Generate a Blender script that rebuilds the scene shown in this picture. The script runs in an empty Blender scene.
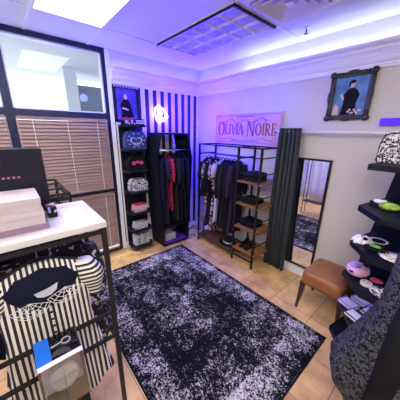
import bpy, math, random
from mathutils import Matrix, Vector
random.seed(7)
C = bpy.context.scene.collection
SC = bpy.context.scene
PI = math.pi
# ---------------------------------------------------------------- camera
cd = bpy.data.cameras.new('camera'); cam = bpy.data.objects.new('camera', cd); C.objects.link(cam)
cd.sensor_width = 36; cd.sensor_height = 36; cd.lens = 221.4177/400*36; cd.clip_start = 0.02
Wm = ((0.65078429, 0.7590911, 0.01614066), (0.23724003, -0.18310487, -0.95403867), (-0.72124682, 0.62470258, -0.29924856))
rm = Matrix(((Wm[0][0], -Wm[1][0], -Wm[2][0]), (Wm[0][1], -Wm[1][1], -Wm[2][1]), (Wm[0][2], -Wm[1][2], -Wm[2][2])))
cam.matrix_world = Matrix.Translation((3.2097, -2.7107, 1.84)) @ rm.to_4x4()
SC.camera = cam
# ---------------------------------------------------------------- world, exposure, lamps
wd = bpy.data.worlds.new('world'); SC.world = wd; wd.use_nodes = True
wn = wd.node_tree.nodes; wn['Background'].inputs[0].default_value = (0.80, 0.88, 1.0, 1); wn['Background'].inputs[1].default_value = 1.8
SC.view_settings.view_transform = 'Standard'; SC.view_settings.look = 'None'
SC.view_settings.exposure = 0.85; SC.view_settings.gamma = 1.0; SC.view_settings.use_curve_mapping = False

def lamp(name, kind, loc, power, col, size=0.1, rot=None):
    l = bpy.data.lights.new(name, kind); l.energy = power; l.color = col
    if kind == 'AREA': l.size = size
    else: l.shadow_soft_size = size
    o = bpy.data.objects.new(name, l); o.location = loc; C.objects.link(o)
    if rot: o.rotation_euler = rot
    return o
lamp('violet_corner_lamp', 'POINT', (0.45, -0.42, 2.08), 75, (0.015, 0.0, 1.0), 0.05)
lamp('magenta_neon_glow', 'POINT', (0.14, -0.80, 2.06), 0.7, (0.55, 0.02, 1.0), 0.05)
lamp('blue_window_glow', 'POINT', (0.30, -1.75, 2.25), 3.0, (0.10, 0.12, 1.0), 0.05)
sun = bpy.data.lights.new('sun', 'SUN'); sun.energy = 5.0; sun.angle = 0.02; sun.color = (1, 0.96, 0.9)
so = bpy.data.objects.new('sun', sun); so.rotation_euler = (0.5, -0.95, 0); C.objects.link(so); so.location = (-5, -3, 6)

# ---------------------------------------------------------------- materials
def mat(name, col=(0.5, 0.5, 0.5), rough=0.6, metal=0.0, spec=0.5, emit=None, estr=0, noise=None, bump=0, bscale=60, trans=0, sheen=0):
    m = bpy.data.materials.new(name); m.use_nodes = True; nt = m.node_tree; b = nt.nodes['Principled BSDF']
    b.inputs['Base Color'].default_value = (*col, 1); b.inputs['Roughness'].default_value = rough
    b.inputs['Metallic'].default_value = metal; b.inputs['Specular IOR Level'].default_value = spec
    b.inputs['Transmission Weight'].default_value = trans
    if emit: b.inputs['Emission Color'].default_value = (*emit, 1); b.inputs['Emission Strength'].default_value = estr
    tc = nt.nodes.new('ShaderNodeTexCoord')
    if noise:
        c2, sc = noise[0], noise[1]
        n = nt.nodes.new('ShaderNodeTexNoise'); n.inputs['Scale'].default_value = sc; n.inputs['Detail'].default_value = 5
        r = nt.nodes.new('ShaderNodeValToRGB'); r.color_ramp.elements[0].color = (*col, 1); r.color_ramp.elements[1].color = (*c2, 1)
        lo, hi = (noise[2], noise[3]) if len(noise) > 3 else (0.35, 0.65)
        r.color_ramp.elements[0].position = lo; r.color_ramp.elements[1].position = hi
        nt.links.new(tc.outputs['Object'], n.inputs['Vector']); nt.links.new(n.outputs['Fac'], r.inputs[0]); nt.links.new(r.outputs[0], b.inputs['Base Color'])
    if bump:
        n = nt.nodes.new('ShaderNodeTexNoise'); n.inputs['Scale'].default_value = bscale
        bp = nt.nodes.new('ShaderNodeBump'); bp.inputs['Strength'].default_value = bump; bp.inputs['Distance'].default_value = 0.01
        nt.links.new(tc.outputs['Object'], n.inputs['Vector']); nt.links.new(n.outputs['Fac'], bp.inputs['Height']); nt.links.new(bp.outputs[0], b.inputs['Normal'])
    return m
def soften(*names):
    for k in names: M[k].node_tree.nodes['Principled BSDF'].inputs['Specular IOR Level'].default_value = 0.12
def nodes(m): return m.node_tree.nodes, m.node_tree.links, m.node_tree.nodes['Principled BSDF']
def math_node(nt, op, a, b=None, c=None):
    n = nt.nodes.new('ShaderNodeMath'); n.operation = op
    for i, v in enumerate((a, b, c)):
        if v is None: continue
        if isinstance(v, (int, float)): n.inputs[i].default_value = v
        else: nt.links.new(v, n.inputs[i])
    return n.outputs[0]

def mixcol(nt, fac, a, b):
    n = nt.nodes.new('ShaderNodeMix'); n.data_type = 'RGBA'
    nt.links.new(fac, n.inputs[0])
    for s, v in ((6, a), (7, b)):
        if isinstance(v, tuple): n.inputs[s].default_value = (*v, 1)
        else: nt.links.new(v, n.inputs[s])
    return n.outputs[2]

def m_stripe_wall():
    m = mat('striped_wall_paint', rough=0.55); N, L, b = nodes(m); nt = m.node_tree
    g = N.new('ShaderNodeNewGeometry'); s = N.new('ShaderNodeSeparateXYZ'); L.new(g.outputs['Position'], s.inputs[0])
    f = math_node(nt, 'FRACT', math_node(nt, 'MULTIPLY_ADD', s.outputs['Y'], 1/0.1305, 20.40))
    k = math_node(nt, 'GREATER_THAN', f, 0.52)
    L.new(mixcol(nt, k, (0.70, 0.69, 0.74), (0.012, 0.012, 0.018)), b.inputs['Base Color']); return m
def m_uvstripe(name, n, c1=(0.78, 0.74, 0.68), c2=(0.010, 0.010, 0.014), duty=0.5, wob=0.0):
    m = mat(name, rough=0.75); N, L, b = nodes(m); nt = m.node_tree
    u = N.new('ShaderNodeUVMap'); s = N.new('ShaderNodeSeparateXYZ'); L.new(u.outputs[0], s.inputs[0])
    f = math_node(nt, 'FRACT', math_node(nt, 'MULTIPLY', s.outputs['X'], n))
    k = math_node(nt, 'GREATER_THAN', f, duty)
    L.new(mixcol(nt, k, c1, c2), b.inputs['Base Color']); return m
def m_floor():
    m = mat('stone_floor_tile', rough=0.38); N, L, b = nodes(m); nt = m.node_tree
    g = N.new('ShaderNodeNewGeometry'); mp = N.new('ShaderNodeMapping'); L.new(g.outputs['Position'], mp.inputs[0])
    mp.inputs['Location'].default_value = (-0.095, 0.205, 0)
    br = N.new('ShaderNodeTexBrick'); L.new(mp.outputs[0], br.inputs[0])
    br.offset = 0.0; br.inputs['Scale'].default_value = 1; br.inputs['Mortar Size'].default_value = 0.0035; br.inputs['Mortar Smooth'].default_value = 0.2
    br.inputs['Brick Width'].default_value = 0.415; br.inputs['Row Height'].default_value = 0.415; br.inputs['Bias'].default_value = 0
    br.inputs['Color1'].default_value = (0.74, 0.49, 0.215, 1); br.inputs['Color2'].default_value = (0.60, 0.385, 0.165, 1); br.inputs['Mortar'].default_value = (0.20, 0.15, 0.10, 1)
    n = N.new('ShaderNodeTexNoise'); n.inputs['Scale'].default_value = 4.5; n.inputs['Detail'].default_value = 8; n.inputs['Roughness'].default_value = 0.62
    L.new(g.outputs['Position'], n.inputs['Vector'])
    r = N.new('ShaderNodeValToRGB'); r.color_ramp.elements[0].position = 0.3; r.color_ramp.elements[1].position = 0.72
    r.color_ramp.elements[0].color = (0.62, 0.58, 0.55, 1); r.color_ramp.elements[1].color = (1.35, 1.3, 1.22, 1)
    L.new(n.outputs['Fac'], r.inputs[0])
    mx = N.new('ShaderNodeMix'); mx.data_type = 'RGBA'; mx.blend_type = 'MULTIPLY'; mx.inputs[0].default_value = 1
    L.new(br.outputs[0], mx.inputs[6]); L.new(r.outputs[0], mx.inputs[7]); L.new(mx.outputs[2], b.inputs['Base Color'])
    bp = N.new('ShaderNodeBump'); bp.inputs['Strength'].default_value = 0.25; bp.inputs['Distance'].default_value = 0.004; bp.invert = True
    L.new(br.outputs['Fac'], bp.inputs['Height']); L.new(bp.outputs[0], b.inputs['Normal']); return m
def m_rug():
    m = mat('distressed_rug', rough=0.95, spec=0.1); N, L, b = nodes(m); nt = m.node_tree
    g = N.new('ShaderNodeNewGeometry'); sp = N.new('ShaderNodeSeparateXYZ'); L.new(g.outputs['Position'], sp.inputs[0])
    def nz(scale, det, dist=0):
        n = N.new('ShaderNodeTexNoise'); n.inputs['Scale'].default_value = scale; n.inputs['Detail'].default_value = det; n.inputs['Distortion'].default_value = dist
        n.inputs['Roughness'].default_value = 0.7; L.new(g.outputs['Position'], n.inputs['Vector']); return n.outputs['Fac']
    fine = nz(75, 5, 0.3); mid = nz(20, 3, 0.8); big = nz(2.2, 2)
    # lighter woven border: distance to the rug's edge
    ex = math_node(nt, 'ABSOLUTE', math_node(nt, 'ADD', sp.outputs['X'], -1.64)); ey = math_node(nt, 'ABSOLUTE', math_node(nt, 'ADD', sp.outputs['Y'], 1.511))
    dx = math_node(nt, 'SUBTRACT', 1.15, ex); dy = math_node(nt, 'SUBTRACT', 0.759, ey)
    d = math_node(nt, 'MINIMUM', dx, dy)
    band = math_node(nt, 'MULTIPLY', math_node(nt, 'GREATER_THAN', d, 0.05), math_node(nt, 'LESS_THAN', d, 0.26))
    # medallions: rings around a grid of centres
    vx = N.new('ShaderNodeTexVoronoi'); vx.inputs['Scale'].default_value = 3.2; vx.inputs['Randomness'].default_value = 0.45; L.new(g.outputs['Position'], vx.inputs['Vector'])
    ring = math_node(nt, 'LESS_THAN', vx.outputs['Distance'], 0.26)
    s = math_node(nt, 'ADD', math_node(nt, 'MULTIPLY', fine, 1.0), math_node(nt, 'MULTIPLY', mid, 0.55))
    s = math_node(nt, 'ADD', s, math_node(nt, 'MULTIPLY', big, 0.45))
    s = math_node(nt, 'ADD', s, math_node(nt, 'MULTIPLY', band, 0.075))
    s = math_node(nt, 'ADD', s, math_node(nt, 'MULTIPLY', ring, 0.05))
    r = N.new('ShaderNodeValToRGB'); L.new(math_node(nt, 'MULTIPLY', s, 0.4), r.inputs[0])
    e = r.color_ramp.elements; e[0].position = 0.425; e[0].color = (0.006, 0.006, 0.008, 1); e[1].position = 0.49; e[1].color = (0.60, 0.57, 0.56, 1)
    k = math_node(nt, 'LESS_THAN', d, 0.012)
    L.new(mixcol(nt, k, r.outputs[0], (0.008, 0.008, 0.01)), b.inputs['Base Color'])
    bp = N.new('ShaderNodeBump'); bp.inputs['Strength'].default_value = 0.3; bp.inputs['Distance'].default_value = 0.004
    L.new(fine, bp.inputs['Height']); L.new(bp.outputs[0], b.inputs['Normal']); return m
def m_spots(name, base, spot, scale, lo=0.25, hi=0.35, rough=0.7, feature='DISTANCE_TO_EDGE'):
    m = mat(name, rough=rough); N, L, b = nodes(m)
    tc = N.new('ShaderNodeTexCoord'); n = N.new('ShaderNodeTexNoise'); n.inputs['Scale'].default_value = scale*0.6; n.inputs['Distortion'].default_value = 1.2
    n.inputs['Detail'].default_value = 2
    L.new(tc.outputs['Object'], n.inputs['Vector']); r = N.new('ShaderNodeValToRGB'); L.new(n.outputs['Fac'], r.inputs[0])
    e = r.color_ramp.elements; e[0].position = lo; e[0].color = (*base, 1); e[1].position = hi; e[1].color = (*spot, 1)
    L.new(r.outputs[0], b.inputs['Base Color']); return m
def m_multi(name, cols, scale, rough=0.6):
    m = mat(name, rough=rough); N, L, b = nodes(m)
    tc = N.new('ShaderNodeTexCoord'); v = N.new('ShaderNodeTexVoronoi'); v.inputs['Scale'].default_value = scale; L.new(tc.outputs['Object'], v.inputs['Vector'])
    s = N.new('ShaderNodeSeparateXYZ'); L.new(v.outputs['Color'], s.inputs[0]); r = N.new('ShaderNodeValToRGB'); r.color_ramp.interpolation = 'CONSTANT'; L.new(s.outputs[0], r.inputs[0])
    e = r.color_ramp.elements
    while len(e) < len(cols): e.new(0.5)
    for i, c in enumerate(cols): e[i].position = i/len(cols); e[i].color = (*c, 1)
    L.new(r.outputs[0], b.inputs['Base Color']); return m
def m_glass(name='window_glass', tint=(0.95, 0.98, 1), k=0.035):
    m = bpy.data.materials.new(name); m.use_nodes = True; nt = m.node_tree; nt.nodes.clear()
    o = nt.nodes.new('ShaderNodeOutputMaterial'); mx = nt.nodes.new('ShaderNodeMixShader'); t = nt.nodes.new('ShaderNodeBsdfTransparent'); g = nt.nodes.new('ShaderNodeBsdfGlossy')
    t.inputs[0].default_value = (*tint, 1); g.inputs['Roughness'].default_value = 0.03; mx.inputs[0].default_value = k
    nt.links.new(t.outputs[0], mx.inputs[1]); nt.links.new(g.outputs[0], mx.inputs[2]); nt.links.new(mx.outputs[0], o.inputs[0]); return m
def m_wood(name, c1, c2, rough=0.5, scale=(2, 30, 30)):
    m = mat(name, rough=rough); N, L, b = nodes(m); tc = N.new('ShaderNodeTexCoord'); mp = N.new('ShaderNodeMapping'); mp.inputs['Scale'].default_value = scale
    n = N.new('ShaderNodeTexNoise'); n.inputs['Scale'].default_value = 1; n.inputs['Detail'].default_value = 4
    L.new(tc.outputs['Object'], mp.inputs[0]); L.new(mp.outputs[0], n.inputs[0]); r = N.new('ShaderNodeValToRGB'); L.new(n.outputs['Fac'], r.inputs[0])
    r.color_ramp.elements[0].position = 0.35; r.color_ramp.elements[0].color = (*c1, 1); r.color_ramp.elements[1].position = 0.65; r.color_ramp.elements[1].color = (*c2, 1)
    L.new(r.outputs[0], b.inputs['Base Color']); return m

M = dict(
 wall=mat('painted_wall', (0.60, 0.57, 0.53), 0.75, bump=0.05, bscale=250), white=mat('white_paint', (0.80, 0.80, 0.80), 0.5),
 tile=mat('ceiling_tile', (0.62, 0.62, 0.64), 0.95, noise=((0.72, 0.72, 0.74), 120), bump=0.2, bscale=180), grid=mat('ceiling_grid_metal', (0.72, 0.72, 0.74), 0.5),
 stripe=m_stripe_wall(), floor=m_floor(), rug=m_rug(),
 frame=mat('dark_aluminium', (0.012, 0.018, 0.055), 0.35, 0.3), lframe=mat('pale_aluminium', (0.62, 0.64, 0.68), 0.4),
 glass=m_glass(), slat=m_wood('blind_wood', (0.23, 0.14, 0.115), (0.33, 0.22, 0.18), 0.5, (30, 2, 60)),
 black=mat('black_lacquer', (0.007, 0.008, 0.016), 0.45, spec=0.22), matblack=mat('matt_black', (0.008, 0.008, 0.010), 0.8),
 metal=mat('black_metal', (0.010, 0.010, 0.012), 0.5, spec=0.3), chrome=mat('chrome', (0.7, 0.7, 0.72), 0.2, 1.0),
 bfab=mat('black_fabric', (0.010, 0.010, 0.014), 0.85, bump=0.3, bscale=90), navy=mat('navy_fabric', (0.007, 0.009, 0.026), 0.85, bump=0.3, bscale=90),
 plum=mat('plum_fabric', (0.030, 0.018, 0.05), 0.8), lav=mat('lavender_fabric', (0.46, 0.40, 0.72), 0.7), char=mat('charcoal_fabric', (0.017, 0.018, 0.022), 0.8, bump=0.2, bscale=120),
 curt=mat('charcoal_curtain', (0.046, 0.056, 0.066), 0.75, bump=0.15, bscale=150), lcurt=mat('pale_curtain', (0.82, 0.84, 0.86), 0.8),
 red=m_spots('red_floral_fabric', (0.015, 0.012, 0.016), (0.55, 0.03, 0.07), 60, 0.42, 0.50), floral=m_multi('floral_fabric', [(0.01, 0.01, 0.012), (0.01, 0.01, 0.015), (0.5, 0.4, 0.42), (0.45, 0.12, 0.2), (0.01, 0.01, 0.015), (0.25, 0.3, 0.5)], 34),
 wood=m_wood('orange_wood', (0.16, 0.065, 0.022), (0.36, 0.165, 0.065), 0.45), mwood=m_wood('brown_wood', (0.08, 0.030, 0.014), (0.16, 0.06, 0.028), 0.45), dwood=m_wood('dark_wood', (0.035, 0.015, 0.010), (0.07, 0.03, 0.018), 0.35),
 leather=mat('tan_leather', (0.30, 0.105, 0.035), 0.36, noise=((0.36, 0.14, 0.05), 7), bump=0.12, bscale=160),
 mirror=mat('mirror_glass', (0.85, 0.86, 0.87), 0.015, 1.0), leo=m_spots('leopard_fabric', (0.008, 0.008, 0.010), (0.085, 0.09, 0.11), 130, 0.47, 0.54),
 mauvebox=mat('mauve_card', (0.26, 0.16, 0.24), 0.5), topwhite=mat('white_laminate', (0.58, 0.57, 0.56), 0.45), blackcard=mat('black_card', (0.012, 0.012, 0.024), 0.5, spec=0.2), cbox=mat('pink_white_card', (0.50, 0.43, 0.45), 0.5), card=mat('white_paper', (0.75, 0.75, 0.80), 0.5), bluec=mat('blue_card', (0.01, 0.16, 0.75), 0.5), violet=mat('violet_card', (0.10, 0.01, 0.90), 0.5),
 lilac=mat('lilac_card', (0.40, 0.27, 0.75), 0.5), cream=mat('cream', (0.75, 0.70, 0.62), 0.5), pink=mat('pink_card', (0.75, 0.45, 0.62), 0.5), hot=mat('pink_print', (0.60, 0.05, 0.15), 0.5),
 clear=m_glass('clear_plastic', (0.84, 0.86, 0.9), 0.10), banner=mat('banner_vinyl', (0.60, 0.36, 0.44), 0.45), dred=mat('dark_red_ink', (0.30, 0.008, 0.03), 0.5), mauve=mat('mauve_ink', (0.42, 0.12, 0.25), 0.5),
 ornate=mat('black_gilt', (0.014, 0.012, 0.014), 0.3, bump=0.6, bscale=60), silver=mat('silver_print', (0.52, 0.52, 0.58), 0.4),
 lime=mat('lime_fabric', (0.42, 0.62, 0.05), 0.6, noise=((0.12, 0.2, 0.03), 40)), green=mat('green_toy', (0.16, 0.42, 0.05), 0.6), lid=mat('violet_felt', (0.09, 0.02, 0.40), 0.9),
 comic=m_spots('comic_print', (0.012, 0.012, 0.02), (0.72, 0.70, 0.75), 110, 0.50, 0.52), bwprint=m_spots('black_white_print', (0.015, 0.015, 0.03), (0.70, 0.70, 0.75), 75, 0.47, 0.50),
 splotch=m_spots('splotch_print', (0.008, 0.008, 0.010), (0.6, 0.58, 0.56), 30, 0.58, 0.60), zebra=m_spots('zebra_print', (0.015, 0.015, 0.02), (0.78, 0.76, 0.76), 50, 0.47, 0.5), plate=m_multi('floral_print', [(0.75, 0.70, 0.62), (0.72, 0.68, 0.6), (0.55, 0.4, 0.1), (0.3, 0.1, 0.12), (0.8, 0.75, 0.7)], 60),
 skin=mat('painted_skin', (0.62, 0.42, 0.36), 0.6), sky=mat('painted_blue', (0.03, 0.09, 0.28), 0.5, noise=((0.10, 0.25, 0.5), 9)), night=mat('painted_night', (0.02, 0.03, 0.16), 0.5, noise=((0.10, 0.06, 0.35), 9)), bpaint=mat('blue_bag', (0.010, 0.030, 0.16), 0.5),
 pave=mat('pavement', (0.55, 0.55, 0.55), 0.8), ext=mat('exterior_render', (0.16, 0.19, 0.27), 0.8), soffit=mat('exterior_soffit', (0.5, 0.52, 0.56), 0.8),
 panel=mat('lit_diffuser', (0.9, 0.9, 0.9), 0.5, emit=(1.0, 0.98, 0.97), estr=3.2), panel_fill=mat('fill_diffuser', (0.9, 0.9, 0.9), 0.5, emit=(1.0, 0.93, 0.82), estr=11.0), ledv=mat('led_strip_violet', (0.9, 0.9, 0.9), 0.5, emit=(0.28, 0.25, 1.0), estr=10.0), led=mat('led_strip', (0.9, 0.9, 0.9), 0.5, emit=(0.62, 0.74, 1.0), estr=15.0),  # the brighter diffuser serves only the added, out-of-view fill panels
 neon=mat('neon_tube', (1, 1, 1), 0.4, emit=(0.95, 0.42, 1.0), estr=7.0), louver=mat('louver_acrylic', (0.36, 0.36, 0.44), 0.3), vent=mat('vent_enamel', (0.66, 0.64, 0.66), 0.5),
)
M['s_bodice'] = m_uvstripe('striped_bodice', 22); M['s_dress'] = m_uvstripe('striped_skirt', 20); M['s_sleeve'] = m_uvstripe('striped_sleeve', 9)

soften('bfab', 'navy', 'plum', 'char', 'leo', 'curt', 'matblack', 'red', 'floral')
# ---------------------------------------------------------------- mesh helpers
LOC = {}
class MB:
    def __init__(s): s.v = []; s.f = []; s.uv = {}
    def add(s, vs, fs):
        o = len(s.v); s.v += [tuple(map(float, v)) for v in vs]; s.f += [tuple(i+o for i in f) for f in fs]; return s
    def box(s, a, b, R=None, c=None):
        x0, y0, z0 = a; x1, y1, z1 = b
        vs = [Vector(p) for p in ((x0, y0, z0), (x1, y0, z0), (x1, y1, z0), (x0, y1, z0), (x0, y0, z1), (x1, y0, z1), (x1, y1, z1), (x0, y1, z1))]
        if R is not None:
            c = Vector(c) if c is not None else (Vector(a)+Vector(b))/2
            vs = [R @ (v-c)+c for v in vs]
        return s.add(vs, [(0, 3, 2, 1), (4, 5, 6, 7), (0, 1, 5, 4), (1, 2, 6, 5), (2, 3, 7, 6), (3, 0, 4, 7)])
    def prism(s, poly, axis, d0, d1):
        n = len(poly)
        def P(p, d): return {'z': (p[0], p[1], d), 'y': (p[0], d, p[1]), 'x': (d, p[0], p[1])}[axis]
        return s.add([P(p, d0) for p in poly]+[P(p, d1) for p in poly], [tuple(range(n))[::-1], tuple(range(n, 2*n))]+[(i, (i+1) % n, n+(i+1) % n, n+i) for i in range(n)])
    def tube(s, pts, r, n=8, closed=False, caps=True):
        pts = [Vector(p) for p in pts]; k = len(pts); rs = r if isinstance(r, (list, tuple)) else [r]*k
        vs = []; up = None
        for i, p in enumerate(pts):
            if closed: t = pts[(i+1) % k]-pts[i-1]
            else: t = pts[min(i+1, k-1)]-pts[max(i-1, 0)]
            if t.length < 1e-9: t = Vector((0, 0, 1))
            t.normalize()
            if up is None: up = Vector((0, 0, 1)) if abs(t.z) < 0.9 else Vector((1, 0, 0))
            a = t.cross(up)
            if a.length < 1e-4: a = t.cross(Vector((0, 1, 0.1)))
            a.normalize(); b = t.cross(a).normalized(); up = -b if False else up
            for j in range(n):
                q = 2*PI*j/n; vs.append(p+a*math.cos(q)*rs[i]+b*math.sin(q)*rs[i])
        fs = []
        for i in range(k if closed else k-1):
            for j in range(n):
                i2 = (i+1) % k; fs.append((i*n+j, i*n+(j+1) % n, i2*n+(j+1) % n, i2*n+j))
        if not closed and caps: fs += [tuple(range(n))[::-1], tuple(range((k-1)*n, k*n))]
        return s.add(vs, fs)
    def lathe(s, prof, c=(0, 0, 0), n=24, sx=1, sy=1):
        vs = []; k = len(prof)
        for r, z in prof:
            for j in range(n):
                q = 2*PI*j/n; vs.append((c[0]+r*sx*math.cos(q), c[1]+r*sy*math.sin(q), c[2]+z))
        fs = [(i*n+j, i*n+(j+1) % n, (i+1)*n+(j+1) % n, (i+1)*n+j) for i in range(k-1) for j in range(n)]
        fs += [tuple(range(n))[::-1], tuple(range((k-1)*n, k*n))]
        return s.add(vs, fs)
    def ell(s, c, r, n=16, m=10):
        return s.lathe([(math.sin(PI*i/m)*1 if 0 < i < m else 0.02, -math.cos(PI*i/m)*r[2]) for i in range(m+1)], c, n, r[0], r[1])
    def grid(s, fn, nu, nv, closed_u=False, uvfn=None):
        o = len(s.v); cols = nu if closed_u else nu+1
        for j in range(nv+1):
            for i in range(cols):
                s.v.append(tuple(map(float, fn(i/nu, j/nv))))
                if uvfn: s.uv[len(s.v)-1] = uvfn(i/nu, j/nv)
        for j in range(nv):
            for i in range(nu):
                i2 = (i+1) % cols if closed_u else i+1
                s.f.append((o+j*cols+i, o+j*cols+i2, o+(j+1)*cols+i2, o+(j+1)*cols+i))
        return s
    def build(s, name, m, parent=None, loc=None, smooth=False, bevel=0, solid=0, seg=2):
        base = Vector(LOC[parent.name]) if parent is not None else Vector(loc or (0, 0, 0))
        me = bpy.data.meshes.new(name); me.from_pydata([tuple(Vector(v)-base) for v in s.v], [], s.f)
        if s.uv:
            ul = me.uv_layers.new(name='UVMap')
            for l in me.loops: ul.data[l.index].uv = s.uv.get(l.vertex_index, (0, 0))
        me.materials.append(M[m] if isinstance(m, str) else m)
        if smooth: me.polygons.foreach_set('use_smooth', [True]*len(me.polygons))
        o = bpy.data.objects.new(name, me); C.objects.link(o)
        if parent is not None: o.parent = parent
        else: o.location = base
        LOC[o.name] = tuple(base)
        if solid:
            q = o.modifiers.new('solid', 'SOLIDIFY'); q.thickness = solid; q.offset = 0
        if bevel:
            q = o.modifiers.new('bevel', 'BEVEL'); q.width = bevel; q.segments = seg; q.limit_method = 'ANGLE'
        return o
def thing(name, label, cat, loc, group=None):
    o = bpy.data.objects.new(name, None); o.empty_display_size = 0.1; C.objects.link(o); o.location = loc; LOC[o.name] = tuple(loc)
    o['label'] = label; o['category'] = cat
    if group: o['group'] = group
    return o
def tag(o, label, cat, group=None, kind=None):
    o['label'] = label; o['category'] = cat
    if group: o['group'] = group
    if kind: o['kind'] = kind
    return o
def struct(o): o['kind'] = 'structure'; return o
def dup(root, loc, rz=None, label=None):
    r = root.copy(); C.objects.link(r); r.location = loc; LOC[r.name] = tuple(loc)
    if rz is not None: r.rotation_euler = (0, 0, rz)
    if label: r['label'] = label
    for ch in list(root.children):
        c = ch.copy(); C.objects.link(c); c.parent = r
        for g in list(ch.children):
            d = g.copy(); C.objects.link(d); d.parent = c
    return r

# ================================================================ STRUCTURE
XR, YF, H = 4.75, -4.75, 2.8
struct(MB().box((-0.02, YF, -0.1), (XR, 0, 0)).build('floor', 'floor'))
struct(MB().box((0, YF, H), (XR, 0.0, H+0.1)).build('ceiling', 'tile'))
g = MB()
x = 0.58
for k in range(-1, 7):
    gx = 0.58+0.6*k
    if gx <= 0.05 or gx > XR: continue
    if k % 2 == 0: g.box((gx-0.012, YF, H-0.006), (gx+0.012, 0, H))
gy = -0.55
while gy > YF: g.box((0, gy-0.012, H-0.0065), (XR, gy+0.012, H)); gy -= 0.6
g.box((2.38-.012, -1.15, H-.006), (2.38+.012, -0.55, H))
struct(g.build('trim_1', 'grid'))
struct(MB().box((-0.1, 0, -0.1), (XR+0.1, 0.1, H+0.1)).build('wall_back', 'wall'))
# striped wall section beside the window, its white end post, wall beyond
struct(MB().box((-0.1, -1.50, 0), (0, 0, 2.44)).build('wall_left', 'stripe'))
struct(MB().box((-0.1, -1.50, 2.44), (0, 0, H)).build('trim_5', 'wall'))
struct(MB().box((-0.1, -1.555, 0), (0.004, -1.50, H)).build('trim_2', 'white', bevel=0.003))
struct(MB().box((XR, YF, -0.1), (XR+0.1, 0, H+0.1)).build('wall_right', 'wall'))
struct(MB().box((-0.1, YF-0.1, -0.1), (XR+0.1, YF, H+0.1)).build('wall_front', 'wall'))
struct(MB().box((0.0, -0.014, 0), (XR, -0.0005, 0.10)).box((0, -0.018, 0), (XR, -0.0005, 0.015)).build('baseboard_back', 'white', bevel=0.003))
struct(MB().box((0.0005, -1.50, 0), (0.014, -0.02, 0.10)).build('baseboard_left', 'white', bevel=0.003))
# crown moulding with a cove behind its lip (profile: distance from wall, height)
prof = [(0.0005, 2.40), (0.014, 2.40), (0.024, 2.412), (0.024, 2.425), (0.012, 2.434), (0.012, 2.45), (0.030, 2.458), (0.046, 2.485), (0.046, 2.50), (0.036, 2.508), (0.050, 2.53), (0.078, 2.552), (0.078, 2.568), (0.070, 2.576), (0.100, 2.584), (0.110, 2.595), (0.110, 2.612), (0.092, 2.61), (0.088, 2.59), (0.0005, 2.585)]
def crown(axis, a0, a1, mitre):
    m = MB(); n = len(prof); vs = []
    for e in (0, 1):
        for d, z in prof:
            if axis == 'x': vs.append((d*1 if e == 0 else a1, -d, z))      # along the back wall, mitred at the corner
            else: vs.append((d, a0 if e == 0 else -d, z))
    m.add(vs, [(i, (i+1) % n, n+(i+1) % n, n+i) for i in range(n)]+[tuple(range(n)), tuple(range(n, 2*n))[::-1]])
    return m
struct(crown('x', 0, XR, 0).build('trim_3', 'white')); struct(crown('y', -1.50, 0, 0).build('trim_4', 'white'))
# windows: three tall bays, dark frames, clear panes
def bay(n, y0, y1):
    r = bpy.data.objects.new('window_%d' % n, None); C.objects.link(r); r.location = (0, y0, 0); LOC[r.name] = (0, y0, 0); r['kind'] = 'structure'
    f = MB(); X0, X1 = -0.09, -0.005
    f.box((X0, y1-0.045, 0), (X1, y1, H)); f.box((X0, y0, 0), (X1, y0+0.03, H))
    for z0, z1 in ((0, 0.06), (0.965, 1.015), (1.965, 2.035), (2.745, H)): f.box((X0, y0, z0), (X1+0.004, y1, z1))
    f.build('window_frame', 'frame', r)
    q = MB()
    for z0, z1 in ((0.06, 0.965), (1.015, 1.965), (2.035, 2.745)):
        a, b = y0+0.03, y1-0.045
        q.box((X0+0.01, a, z0), (X1-0.012, a+0.016, z1)).box((X0+0.01, b-0.016, z0), (X1-0.012, b, z1)).box((X0+0.01, a, z1-0.016), (X1-0.012, b, z1)).box((X0+0.01, a, z0), (X1-0.012, b, z0+0.016))
    q.build('pane_bead', 'lframe', r)
    for z0, z1 in ((0.06, 0.965), (1.015, 1.965), (2.035, 2.745)):
        MB().box((-0.062, y0+0.03, z0), (-0.056, y1-0.045, z1)).build('pane', 'glass', r)
bay(1, -2.60, -1.555); bay(2, -3.65, -2.60); bay(3, YF, -3.65)
# outside: walkway ceiling, pavement, column, neighbouring wall
struct(MB().box((-9, -9, -0.12), (-0.1, 3, -0.1)).build('ground', 'pave'))
struct(MB().box((-3.2, -9, 2.95), (-0.1, 3, 3.1)).build('ceiling_walkway', 'soffit'))
struct(MB().box((-2.35, -1.62, -0.1), (-2.05, -1.40, 2.95)).build('column', 'lframe'))
struct(MB().box((-2.6, -1.35, -0.1), (-2.3, 3, 2.70)).build('wall_outside', 'ext'))

# LED strips lying in the cove
t = thing('led_strip', 'glowing LED strip in the cove over the banner wall, white turning violet-blue', 'light strip', (2.4, -0.058, 2.588))
MB().box((1.0, -0.066, 2.588), (XR-0.05, -0.050, 2.594)).build('white_section', 'led', t)
MB().box((0.05, -0.066, 2.588), (1.0, -0.050, 2.594)).build('violet_section', 'ledv', t)
s = MB().box((0.050, -1.49, 2.588), (0.066, -0.11, 2.594)).build('led_strip', 'ledv', loc=(0.058, -0.8, 2.588)); tag(s, 'violet-blue glowing LED strip in the cove over the striped wall', 'light strip')

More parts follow.
